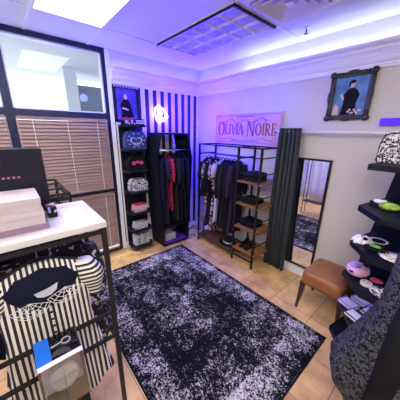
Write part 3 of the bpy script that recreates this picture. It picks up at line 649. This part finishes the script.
def shoe(x, y, z, rz, label):
    t = thing('shoe', label, 'shoe', (0, 0, 0), 'black shoes on the lowest shelf')
    MB().prism([(-.035, -.12), (.0, -.14), (.035, -.12), (.040, -.05), (.028, .04), (.034, .11), (.0, .13), (-.034, .11), (-.028, .04), (-.040, -.05)], 'z', 0, .012).build('sole', 'matblack', t)
    MB().grid(lambda u, v: ((.034-.012*v)*math.cos(2*PI*u), -.005+.12*math.sin(2*PI*u)*(1-.12*v)+(.018*v), .0125+(.035+.035*max(0, math.sin(2*PI*u)))*v), 20, 4, True).build('upper', 'black', t, smooth=True, solid=.003)
    place(t, (x, y, z), rz)
shoe(1.40, -.24, .221, .15, 'black shoe, left one of the pair on the low shelf'); shoe(1.50, -.24, .221, .05, 'black shoe, right one of the pair on the low shelf')

# ================================================================ WIRE STAND WITH BAGS between the wardrobe and the rack
t = thing('accessory_stand', 'thin black stand with looped arms between wardrobe and rack', 'stand', (.30, -.20, 0))
MB().lathe([(.11, 0), (.11, .012), (.02, .02)], (.30, -.20, 0), 24).build('base', 'metal', t)
MB().tube([(.30, -.20, .015), (.30, -.20, 1.10)], .009, 8).build('pole', 'metal', t)
for k in range(5):
    q = k*1.25+.3; z = 1.08-.13*k; r = .11
    MB().tube([(.30, -.20, z), (.30+r*.5*math.cos(q), -.20+r*.5*math.sin(q), z+.02), (.30+r*math.cos(q), -.20+r*math.sin(q), z), (.30+r*math.cos(q), -.20+r*math.sin(q), z+.03)], .004, 6).build('arm', 'metal', t)
def pouch(x, y, z, m, label, s=1.0, rz=.9):
    bag('small_bag', label, 'bag', (x, y, z), .16*s, .05, .13*s, m, rz=rz, group='small bags by the accessory stand')
pouch(.45, -.33, 0.0, 'bwprint', 'black and white bag standing on the floor by the clothes rack', 1.1)
pouch(.30, -.345, 0.0, 'silver', 'grey bag standing on the floor beside the wardrobe', 1.0, .8)

# ================================================================ CURTAIN + ROD
t = thing('curtain_rod', 'long white curtain rod on the wall behind the charcoal curtain', 'curtain rod', (2.2, -.08, 1.84))
MB().tube([(1.62, -.085, 1.845), (3.02, -.085, 1.845)], .011, 12).build('rod', 'white', t, smooth=True)
MB().ell((1.615, -.085, 1.845), (.022, .022, .022)).build('finial', 'chrome', t, smooth=True)
for x in (1.69, 2.78): MB().box((x-.008, -.085, 1.825), (x+.008, -.001, 1.835)).box((x-.012, -.006, 1.80), (x+.012, -.001, 1.87)).tube([(x, -.098, 1.845), (x, -.085, 1.829), (x, -.072, 1.845)], .004, 6).build('bracket', 'white', t)
t = thing('curtain', 'charcoal grey pleated curtain gathered at the left end of the rod', 'curtain', (1.80, -.085, .01), None)
def cf(u, v):
    z = .015+(1.885-.015)*v; w = 1.0+.16*(1-v); ph = u*5*2*PI
    amp = .052+.012*math.sin(u*9)
    return (1.805+(u-.5)*.275*w+.008*math.sin(ph*2+v*3)+.02*(1-v), -.085-.06*(1-v)*.5+amp*math.sin(ph)*(1-.1*math.sin(v*6+u*4)), z-.012*math.sin(ph)*(1-v))
MB().grid(cf, 110, 24).build('drape', 'curt', t, smooth=True, solid=.003)
for i in range(5):
    u = (i+.35)/5; x = 1.805+(u-.5)*.275
    MB().tube([(x, -.085+.021*math.cos(q), 1.845+.021*math.sin(q)) for q in [k*PI/6 for k in range(12)]], .004, 6, closed=True).build('grommet', 'chrome', t)

# ================================================================ MIRROR
t = thing('wall_mirror', 'tall narrow black-framed mirror beside the charcoal curtain', 'mirror', (2.09, -.015, .14))
mx0, mx1, mz0, mz1 = 1.915, 2.305, .135, 1.55
a = MB()
for q in (((mx0, mz0), (mx1, mz0+.022)), ((mx0, mz1-.022), (mx1, mz1)), ((mx0, mz0+.022), (mx0+.022, mz1-.022)), ((mx1-.022, mz0+.022), (mx1, mz1-.022))): a.box((q[0][0], -.030, q[0][1]), (q[1][0], -.004, q[1][1]))
a.build('frame', 'black', t)
MB().box((mx0+.022, -.020, mz0+.022), (mx1-.022, -.016, mz1-.022)).build('mirror_pane', 'mirror', t)
MB().box((mx0+.01, -.015, mz0+.01), (mx1-.01, -.005, mz1-.01)).build('backing', 'matblack', t)
# pale curtain hanging across the back of the room (seen in the mirror)
t = thing('curtain', 'pale pleated curtain seen only as a reflection in the tall mirror', 'curtain', (1.5, -3.6, .02))
MB().grid(lambda u, v: (.1+2.9*u, -3.60+.05*math.sin(u*2*PI*15+.5*math.sin(v*3)), 
 .02+2.6*v), 200, 8).build('drape', 'lcurt', t, smooth=True, solid=.003)
MB().tube([(.05, -3.60, 2.63), (3.1, -3.60, 2.63)], .012, 8).build('rod', 'metal', t)

# ================================================================ ORNATE FRAMED PICTURE
t = thing('framed_portrait', 'ornate black framed portrait of a figure in dark clothes on blue', 'picture', (2.35, -.01, 1.97))
px0, px1, pz0, pz1 = 2.155, 2.535, 1.97, 2.41
a = MB(); B = .045
for q in (((px0, pz0), (px1, pz0+B)), ((px0, pz1-B), (px1, pz1)), ((px0, pz0+B), (px0+B, pz1-B)), ((px1-B, pz0+B), (px1, pz1-B))): a.box((q[0][0], -.034, q[0][1]), (q[1][0], -.003, q[1][1]))
a.build('frame', 'ornate', t, bevel=.008)
a = MB()
for x_, z_ in ((px0, pz0), (px1, pz0), (px0, pz1), (px1, pz1)):
    sx = 1 if x_ == px0 else -1; sz = 1 if z_ == pz0 else -1
    a.ell((x_+sx*.016, -.034, z_+sz*.016), (.032, .014, .030), 12, 8)
    for k in range(3): a.ell((x_+sx*(.06+.024*k), -.034, z_+sz*.012), (.014-.002*k, .010, .014-.002*k), 8, 6); a.ell((x_+sx*.012, -.034, z_+sz*(.06+.026*k)), (.014-.002*k, .010, .014-.002*k), 8, 6)
xm, zm = (px0+px1)/2, (pz0+pz1)/2
for q in ((xm, pz1-.006), (xm, pz0+.006)): a.ell((q[0], -.034, q[1]), (.055, .012, .018), 14, 8)
for q in ((px0+.006, zm), (px1-.006, zm)): a.ell((q[0], -.034, q[1]), (.016, .012, .06), 12, 8)
a.build('carving', 'ornate', t, smooth=True)
MB().box((px0+B, -.018, pz0+B), (px1-B, -.012, pz1-B)).build('canvas', 'sky', t)
bx = xm+.01
MB().prism([(bx-.075, pz0+B+.002), (bx+.07, pz0+B+.002), (bx+.055, 2.12), (bx+.075, 2.20), (bx+.05, 2.245), (bx+.012, 2.265), (bx-.03, 2.255), (bx-.065, 2.21), (bx-.055, 2.12)], 'y', -.0196, -.0181).build('figure', 'matblack', t)
MB().prism(ellpoly(bx, 2.295, .022, .030), 'y', -.0199, -.0181).build('face', 'skin', t)
MB().prism(ellpoly(bx, 2.320, .026, .016), 'y', -.0202, -.0199).prism(ellpoly(bx-.022, 2.30, .008, .026), 'y', -.0202, -.0199).build('hair', 'matblack', t)
MB().prism([(bx-.085, 2.215), (bx-.055, 2.17), (bx-.06, 2.155), (bx-.095, 2.20)], 'y', -.0200, -.0181).build('arm', 'silver', t)
MB().prism([(px0+B+.01, pz0+B+.002), (px0+B+.07, pz0+B+.002), (px0+B+.06, 2.10), (px0+B+.03, 2.12), (px0+B+.015, 2.09)], 'y', -.0204, -.0202).build('animal', 'skin', t)
a = MB()
for i in range(9): a.prism(ellpoly(bx+.0+.013*i, pz0+B+.030+.018*math.sin(i*1.9), .011, .010, 8), 'y', -.0208, -.0205)
a.build('flowers', 'pink', t)

# ================================================================ STOOL
t = thing('leather_stool', 'tan leather saddle-seat stool with dark tapered legs by the mirror', 'stool', (2.575, -.36, 0))
sx0, sx1, sy0, sy1 = 2.40, 2.795, -.59, -.15
def seat(u, v):  # superellipse rings wrapped from bottom to top
    q = 2*PI*u; c, s_2 = math.cos(q), math.sin(q); e = .28
    X = math.copysign(abs(c)**e, c); Y = math.copysign(abs(s_2)**e, s_2)
    r = [1.0, 1.01, 1.0, .97, .90, .6, .02][int(round(v*6))]; z = [.325, .36, .41, .435, .447, .452, .454][int(round(v*6))]
    zz = z+.020*(abs(Y*r)**2)*(1 if v > .4 else 0)
    return ((sx0+sx1)/2+(sx1-sx0)/2*X*r, (sy0+sy1)/2+(sy1-sy0)/2*Y*r, zz)
a = MB().grid(seat, 64, 6, True); a.f.append(tuple(range(64))[::-1]); a.f.append(tuple(range(6*64, 7*64)))
a.build('seat', 'leather', t, smooth=True)
MB().tube([seat(u/48, 1/6) for u in range(48)], .004, 6, closed=True).build('welt', 'leather', t, smooth=True)
for ax, ay in ((0, 0), (1, 0), (0, 1), (1, 1)):
    lx = sx0+.03 if ax == 0 else sx1-.028; ly = sy0+.035 if ay == 0 else sy1-.035
    if ax == 1 and ay == 0: lx, ly = sx1-.024, sy0+.11
    ox = -.022 if ax == 0 else .02; oy = -.025 if ay == 0 else .02
    vs = []; fs = []
    for i in range(7):
        k = i/6; w = .026-.013*k; cxx = lx+ox*(k**2)+.010*math.sin(k*PI)*(1 if ax == 0 else -1)*-.4; cyy = ly+oy*(k**2); z = .324*(1-k)
        vs += [(cxx-w, cyy-w, z), (cxx+w, cyy-w, z), (cxx+w, cyy+w, z), (cxx-w, cyy+w, z)]
    for i in range(6): fs += [(i*4+j, i*4+(j+1) % 4, i*4+4+(j+1) % 4, i*4+4+j) for j in range(4)]
    fs += [(0, 1, 2, 3), (27, 26, 25, 24)]
    MB().add(vs, fs).build('leg', 'dwood', t, bevel=.003)

# ================================================================ GOODS ON THE RIGHT UNIT
bag('handbag', 'black and white comic-print handbag with violet patch on the top right shelf', 'handbag', (2.955, -.44, 1.6205), .36, .14, .225, 'comic', rz=.05, motif=[[(.05, .35), (.35, .42), (.35, .62), (.12, .58)]], motm='violet', top=.88)
# shelf at 1.29
t = thing('figurine_packet', 'flat black packet with white trinket on the second shelf of right unit', 'packet', (2.86, -.52, 1.2905))
MB().box((2.81, -.60, 1.2905), (2.90, -.44, 1.303), R=Matrix.Rotation(.2, 3, 'Z')).build('packet', 'matblack', t)
MB().ell((2.865, -.52, 1.322), (.035, .022, .018)).ell((2.89, -.47, 1.318), (.02, .018, .014)).build('trinket', 'white', t, smooth=True)
t = thing('lime_pouch', 'lime green pouch lying on the second shelf of the right unit', 'pouch', (2.95, -.60, 1.2905))
MB().ell((2.95, -.62, 1.322), (.065, .05, .031)).build('body', 'lime', t, smooth=True)
MB().tube([(2.90, -.62, 1.33), (2.95, -.62, 1.356), (3.0, -.62, 1.33)], .003, 6).build('zip', 'black', t)
t = thing('dark_pouch', 'dark grey pouch behind the lime pouch on the right unit', 'pouch', (3.06, -.50, 1.2905))
MB().ell((3.06, -.50, 1.325), (.07, .06, .034)).build('body', 'char', t, smooth=True)
MB().tube([(3.0, -.50, 1.335), (3.06, -.50, 1.362), (3.12, -.50, 1.335)], .003, 6).build('zip', 'silver', t)
# shelf at .98
t = thing('ruffled_cap', 'white ruffled mob cap at the tip of the third shelf of right unit', 'cap', (2.85, -.63, .9805))
MB().grid(lambda u, v: (2.845+(.075*(1-v*.75)+.008*math.sin(u*2*PI*11)*(1-v))*math.cos(2*PI*u), -.62+(.062*(1-v*.75)+.008*math.sin(u*2*PI*11)*(1-v))*math.sin(2*PI*u), .985+.055*math.sin(v*PI/2)+.005*math.sin(u*2*PI*7)), 66, 6, True).build('cap', 'white', t, smooth=True, solid=.003)
MB().ell((2.865, -.65, 1.03), (.018, .012, .012)).build('bow', 'matblack', t, smooth=True)
t = thing('trinket_dish', 'round black dish holding a white oval behind the ruffled cap', 'dish', (2.93, -.50, .9805))
MB().lathe([(.05, 0), (.065, .012), (.062, .014), (.045, .005), (0, .005)], (2.93, -.50, .9805), 24).build('dish', 'white', t, smooth=True); MB().lathe([(.048, .006), (.048, .010), (0, .011)], (2.93, -.50, .9805), 24).build('inlay', 'matblack', t)
t = thing('wrapped_toy', 'green toy in a clear-topped black bag on the third right shelf', 'toy', (2.95, -.70, .9805))
MB().ell((2.945, -.70, .999), (.075, .055, .018)).build('bag', 'matblack', t, smooth=True); MB().ell((2.945, -.70, 1.016), (.038, .024, .014)).build('toy', 'green', t, smooth=True)
t = thing('printed_plate', 'round cream floral plate at the front of the third right shelf', 'plate', (3.065, -.745, .9805))
MB().lathe([(.045, 0), (.085, .014), (.087, .017), (.05, .007), (0, .006)], (3.065, -.745, .9805), 32).build('plate', 'plate', t, smooth=True)
# shelf at .68
t = thing('pink_helmet_hat', 'pink and lilac plush hat shaped like a face on the fourth right shelf', 'hat', (2.87, -.62, .6805))
MB().ell((2.865, -.62, .735), (.085, .10, .053)).build('body', 'pink', t, smooth=True)
MB().ell((2.85, -.655, .78), (.042, .036, .018)).build('snout', 'lilac', t, smooth=True)
MB().ell((2.905, -.60, .785), (.022, .02, .012)).ell((2.84, -.72, .748), (.02, .006, .008)).build('eye', 'plum', t, smooth=True)
t = thing('round_tin', 'small round cream tin with orange dots on the fourth right shelf', 'tin', (2.955, -.715, .6805))
MB().lathe([(.038, 0), (.040, .004), (.040, .022), (.036, .026), (0, .026)], (2.955, -.715, .6805), 24).build('tin', 'cream', t)
a = MB()
for i in range(5): a.lathe([(.006, 0), (.005, .002)], (2.955+.02*math.cos(i*1.26), -.715+.02*math.sin(i*1.26), .7068), 8)
a.build('dots', 'leather', t)
t = thing('red_pouch', 'dark red pouch behind the round cream tin', 'pouch', (3.0, -.62, .6805)); MB().ell((3.0, -.62, .70), (.045, .03, .019)).build('body', 'hot', t, smooth=True); MB().tube([(2.965, -.62, .705), (3.0, -.62, .7205), (3.035, -.62, .705)], .003, 6).build('zip', 'black', t)
t = thing('zebra_plate', 'black and white zebra-patterned plate on the fourth right shelf', 'plate', (3.065, -.755, .6805))
MB().lathe([(.04, 0), (.078, .012), (.08, .015), (.045, .006), (0, .005)], (3.065, -.755, .6805), 32).build('plate', 'zebra', t, smooth=True)
# books on the shelf at .36
BK = [(-.40, 2.865, -.62, .3605, 'lilac', 'lilac book at the tip of the lowest goods shelf'), (-.40, 2.95, -.745, .3605, 'plum', 'dark purple book in front of the lilac one on the low right shelf'), (-.35, 2.93, -.49, .3605, 'lilac', 'lilac book lying nearest the wall on the low right shelf'), (-.35, 3.03, -.61, .3605, 'navy', 'navy book lying furthest from the stool on the low right shelf')]
for i, (rz, x, y, z, m, lb) in enumerate(BK):
    t = thing('book', lb, 'book', (0, 0, 0), 'books on the low right shelf')
    w, d, h = .068, .050, .030
    MB().box((-w, -d, 0), (w, d, .003)).box((-w, -d, h-.003), (w, d, h)).box((-w, -d, .003), (-w+.003, d, h-.003)).build('cover', m, t)
    MB().box((-w+.004, -d+.003, .0035), (w-.002, d-.003, h-.0035)).build('pages', 'cream', t)
    MB().box((-w+.012, -d+.010, h+.0002), (w-.012, d-.010, h+.001)).build('cover_picture', 'card', t)
    place(t, (x, y, z), rz)

# ================================================================ DRESS ON A STAND AT BOTTOM RIGHT
t = thing('dress_form', 'black leopard-pattern dress with plain black sleeve on a stand, bottom right', 'dress', (3.45, -1.50, 0))
dcx, dcy = 3.44, -1.50
def dress(u, v):
    q = 2*PI*u; z = 1.50-(1.50-.46)*v
    tab = [(0, .10), (.06, .23), (.14, .31), (.27, .315), (.4, .325), (.55, .375), (.68, .425), (.80, .47), (.90, .44), (1, .33)]
    for (a0, r0), (a1, r1) in zip(tab, tab[1:]):
        if a0 <= v <= a1: r = r0+(r1-r0)*(v-a0)/(a1-a0); break
    r *= 1+.04*v*math.sin(7*q+.6)
    return (dcx+r*math.cos(q), dcy+r*.45*math.sin(q), z+.03*math.sin(3*q)*(v > .97))
a = MB().grid(dress, 80, 40, True); a.f.append(tuple(range(80))[::-1]); a.build('dress', 'leo', t, smooth=True)
pts = [(3.27, -1.62, 1.44), (3.25, -1.71, 1.34), (3.235, -1.765, 1.20), (3.225, -1.785, 1.05), (3.22, -1.79, .92), (3.215, -1.79, .80)]
MB().tube(pts, [.045, .052, .048, .044, .040, .037], 24).build('sleeve', 'matblack', t, smooth=True)
MB().tube([(3.62, -1.66, 1.36), (3.68, -1.74, 1.1), (3.70, -1.76, .7)], [.06, .06, .05], 16).build('sleeve', 'bfab', t, smooth=True)
MB().tube([(dcx, dcy, .02), (dcx, dcy, 1.5)], .014, 10).build('pole', 'metal', t)
MB().lathe([(.16, 0), (.16, .012), (.02, .02)], (dcx, dcy, 0), 28).build('base', 'metal', t)

# ================================================================ FRONT-LEFT DISPLAY RACK WITH WHITE TOP
t = thing('display_rack', 'black metal garment rack with a white table top, front left', 'garment rack', (1.85, -2.9, 0))
tx0, tx1, ty0, ty1, tz = 1.62, 2.085, -3.42, -2.38, 1.38
MB().box((tx0, ty0, tz-.032), (tx1, ty1, tz)).build('tabletop', 'topwhite', t, bevel=.003)
for x_ in (tx0+.015, tx1-.015):
    for y_ in (ty0+.015, ty1-.015): MB().box((x_-.012, y_-.012, 0), (x_+.012, y_+.012, tz-.033)).build('leg', 'metal', t)
for z_, dx in ((.80, 0), (.62, 0)): MB().box((tx1-.022, ty0+.03, z_-.009), (tx1-.004, ty1-.028, z_+.009)).build('cross_bar', 'metal', t)
for z_ in (1.30,): MB().box((tx0+.004, ty0+.03, z_-.009), (tx0+.022, ty1-.028, z_+.009)).build('cross_bar', 'metal', t)
for y_ in (ty0+.015, ty1-.015):
    for z_ in (1.325,): MB().box((tx0+.028, y_-.008, z_-.008), (tx1-.028, y_+.008, z_+.008)).build('side_rail', 'metal', t)
MB().tube([(tx0+.02, -2.72, 1.325), (tx1-.02, -2.72, 1.325)], .010, 10).build('hanging_rail', 'metal', t)
for x_ in (tx0+.012, tx1-.012): MB().box((x_-.008, ty0+.03, 1.315), (x_+.008, ty1-.028, 1.335)).build('cross_bar', 'metal', t)
# things on the top
t = thing('black_box', 'large black box standing on the white rack top by the window', 'box', (1.70, -2.8, tz))
R5 = Matrix.Rotation(-.02, 3, 'Y')
MB().box((1.63, -3.10, tz+.0005), (1.72, -2.565, 1.735)).build('carton', 'blackcard', t, bevel=.004)
a = MB()
for i in range(11): a.box((1.7202, -2.90+i*.021, 1.585), (1.7210, -2.888+i*.021, 1.595))
for i in range(7): a.box((1.7202, -2.88+i*.021, 1.672), (1.7210, -2.868+i*.021, 1.678))
a.build('lettering', 'mauve', t)
def lidbox(z0, z1, x0, x1, y0, y1, label, m='cbox'):
    t = thing('white_box', label, 'box', ((x0+x1)/2, (y0+y1)/2, z0), 'pale boxes on the rack top')
    MB().box((x0+.003, y0+.003, z0), (x1-.003, y1-.003, z1-.03)).build('tray', m, t)
    MB().box((x0, y0, z1-.0295), (x1, y1, z1)).build('lid', m, t, bevel=.002)
    return t
a = MB().box((1.80, -3.0, tz+.0005), (2.0, -2.615, tz+.022)).build('flat_box', 'mauvebox', loc=(1.9, -2.8, tz), bevel=.002); tag(a, 'thin mauve flat box under the pale boxes', 'box')
lidbox(tz+.0225, tz+.090, 1.775, 1.985, -2.98, -2.625, 'pale pinkish box, lower of the two on the rack top')
lidbox(tz+.0905, tz+.150, 1.74, 1.975, -3.0, -2.63, 'pale pinkish box, upper of the two on the rack top')
a = MB().box((1.76, -2.600, tz+.0005), (1.86, -2.560, tz+.055)).build('floral_packet', 'floral', loc=(1.8, -2.58, tz), bevel=.003); tag(a, 'small floral packet beside the pale boxes on the rack top', 'packet')
a = MB().box((1.73, -2.545, tz+.0005), (1.97, -2.43, tz+.0025)).build('paper_sheet', 'card', loc=(1.85, -2.49, tz)); tag(a, 'translucent white sheet lying on the rack top near its edge', 'paper')
# black wire frame behind the rack
t = thing('wire_rack', 'black wire rack standing behind the white rack top by the window', 'rack', (1.25, -2.48, 0))
for x_, y_ in ((1.02, -2.60), (1.02, -2.44), (1.56, -2.60), (1.56, -2.44)): MB().tube([(x_, y_, 0), (x_, y_, 1.43)], .009, 8).build('post', 'metal', t)
for z_ in (1.425, 1.39): MB().tube([(1.02, -2.60, z_), (1.02, -2.44, z_), (1.56, -2.44, z_), (1.56, -2.60, z_)], .009, 8, closed=True).build('hoop', 'metal', t)
for x_ in (1.2, 1.38): MB().tube([(x_, -2.60, 1.425), (x_, -2.44, 1.425)], .007, 8).build('cross_bar', 'metal', t)
for x_ in (1.2, 1.38): MB().tube([(x_, -2.44, 1.39), (x_, -2.52, 1.30), (x_, -2.44, 1.26)], .007, 8).build('hook', 'metal', t)
MB().box((1.01, -2.61, .3), (1.57, -2.43, .315)).build('shelf', 'metal', t)

# garments on the display rack (facing +X)
def rack_garment(x, y, lb, ct, m, L_, hw, th, sl, fl, wst, seed, sm=None, puff=1.0, drop=0):
    g_ = garment('hanging_'+ct, lb, ct, L_, hw, th, m, sleeve=sl, flare=fl, waist=wst, group='clothes on the white-topped rack', seed=seed, sm=sm, puff=puff, hook=.062+drop, folds=4)
    return place(g_, (x, y, 1.325-.060-drop), PI/2)
rack_garment(1.67, -2.73, 'black dress at the very back of the white-topped rack', 'dress', 'bfab', .78, .21, .016, .35, 1.2, .8, 40)
rack_garment(1.725, -2.70, 'navy blouse third from the front on the white-topped rack', 'blouse', 'navy', .7, .23, .016, .3, 1.1, .85, 41)
rack_garment(1.83, -2.63, 'black and white splotch-print dress hanging just behind the striped dress', 'dress', 'splotch', .80, .235, .026, .34, 1.10, .88, 42, drop=.05)
gf = rack_garment(1.975, -2.69, 'black and white striped dress with cobweb collar, frontmost on the white-topped rack', 'dress', 's_dress', .92, .225, .045, .24, 1.25, .88, 43, sm='s_sleeve', puff=1.5, drop=.06)
# yoke, cobweb collar, placket and face print of the front dress, in the dress's own frame (x = width, -y = front)
LOC[gf.name] = (0, 0, 0)
def front(x, z):   # y of the dress front at (x, z)
    v = -z/.92; w = gprof(v, .225, 1.25, .88); c = max(-1, min(1, x/w)); return -.045*(.35+.65*min(1, v/.12))*(1+.45*v)*math.sqrt(max(0, 1-c*c))*1.28-.004
a = MB().grid(lambda u, v: ((u-.5)*2*.165*(1-.5*v**1.5), front((u-.5)*.36, -.03-.19*v)-.004, -.012-.06*abs(u-.5)*2*(1-v)-.20*v), 16, 10); a.build('yoke', 'navy', gf, smooth=True, solid=.004)
a = MB()
for cxx, czz, s1 in ((-.07, -.20, 1), (.08, -.18, -1)):
    rays = [math.radians(d) for d in (200, 225, 255, 285, 315, 340)]
    R_ = .085
    ends = []
    for q in rays:
        p0 = (cxx, front(cxx, czz)-.010, czz+.04); p1 = (cxx+R_*math.cos(q), front(cxx+R_*math.cos(q), czz+.04+R_*math.sin(q))-.012, czz+.04+R_*math.sin(q)); ends.append((p0, p1)); a.tube([p0, p1], .0014, 4)
    for k in (.35, .6, .85, 1.0): a.tube([tuple(p0[i]+(p1[i]-p0[i])*k for i in range(3)) for p0, p1 in ends], .0014, 4)
a.build('cobweb_collar', 'white', gf)
a = MB().prism([(-.045, -.118), (-.035, -.138), (-.01, -.150), (.02, -.148), (.045, -.130), (.055, -.095), (.02, -.108), (-.01, -.114)], 'y', front(0, -.12)-.014, front(0, -.12)-.009); a.build('neck_label', 'silver', gf)
a = MB()
for k in range(9): z_ = -.25-.042*k; a.ell((.005, front(.005, z_)-.008, z_), (.007, .004, .007), 10, 6)
a.build('buttons', 'black', gf, smooth=True)
LOC[gf.name] = tuple(gf.location)

# clear gift box in front of the rack, on a black pedestal
t = thing('display_pedestal', 'narrow black pedestal under the clear boxed gift', 'pedestal', (2.21, -2.69, 0))
MB().box((2.13, -2.77, .012), (2.295, -2.615, .61)).build('column', 'matblack', t, bevel=.003); MB().box((2.125, -2.80, 0), (2.32, -2.58, .012)).build('base', 'metal', t)
t = thing('clear_gift_box', 'clear plastic box with blue label holding a pale disc, front left', 'box', (2.21, -2.695, .61))
gx0, gx1, gy0, gy1, gz0, gz1 = 2.13, 2.30, -2.78, -2.61, .6105, .885
MB().box((gx0, gy0, gz0), (gx1, gy0+.002, gz1)).box((gx0, gy1-.002, gz0), (gx1, gy1, gz1)).box((gx1-.002, gy0+.002, gz0), (gx1, gy1-.002, gz1)).box((gx0, gy0+.002, gz0), (gx0+.002, gy1-.002, gz1)).box((gx0+.002, gy0+.002, gz1-.002), (gx1-.002, gy1-.002, gz1)).build('case', 'clear', t)
MB().box((gx0+.003, gy0+.003, gz0), (gx1-.003, gy1-.003, gz0+.004)).build('tray', 'char', t)
MB().box((gx0+.003, gy0+.003, gz1-.006), (gx1-.02, gy1-.003, gz1-.004)).build('top_card', 'char', t)
MB().box((gx0+.001, gy0-.0005, gz1+.0003), (gx1-.025, gy0+.055, gz1+.0012)).build('label', 'bluec', t)
MB().box((gx1-.024, gy0+.0005, gz1+.0003), (gx1+.0005, gy1-.0005, gz1+.0012)).build('edge_strip', 'card', t)
MB().box((gx0+.01, gy1+.0002, gz0+.02), (gx1-.01, gy1+.0012, gz1-.005)).build('side_label', 'lilac', t)
MB().box((gx0+.06, gy0+.003, gz0+.005), (gx0+.065, gy1-.003, gz1-.008)).build('back_card', 'silver', t)
cyy, czz = (gy0+gy1)/2, (gz0+gz1)/2
a = MB(); n = 36
vs = [(gx1-.04, cyy, czz)]+[(gx1-.045, cyy+.060*math.cos(2*PI*i/n), czz+.068*math.sin(2*PI*i/n)) for i in range(n)]+[(gx1-.055, cyy+.060*math.cos(2*PI*i/n), czz+.068*math.sin(2*PI*i/n)) for i in range(n)]
a.add(vs, [(0, 1+i, 1+(i+1) % n) for i in range(n)]+[(1+i, 1+n+i, 1+n+(i+1) % n, 1+(i+1) % n) for i in range(n)]+[tuple(range(1+n, 1+2*n))])
a.build('disc', 'cream', t)
MB().tube([(gx1-.040, cyy+.060*math.cos(2*PI*i/n), czz+.068*math.sin(2*PI*i/n)) for i in range(n)], .004, 6, closed=True).tube([(gx1-.036, cyy, czz-.068), (gx1-.036, cyy, czz+.068)], .003, 6).tube([(gx1-.036, cyy-.06, czz), (gx1-.036, cyy+.06, czz)], .003, 6).build('disc_rim', 'silver', t, smooth=True)
MB().tube([(2.20+.018*math.cos(q), -2.66+.018*math.sin(q), gz1+.004) for q in [i*PI/8 for i in range(16)]], .003, 6, closed=True).tube([(2.20, -2.68, gz1+.004), (2.205, -2.72, gz1+.004)], .003, 6).build('ring_pull', 'silver', t, smooth=True)
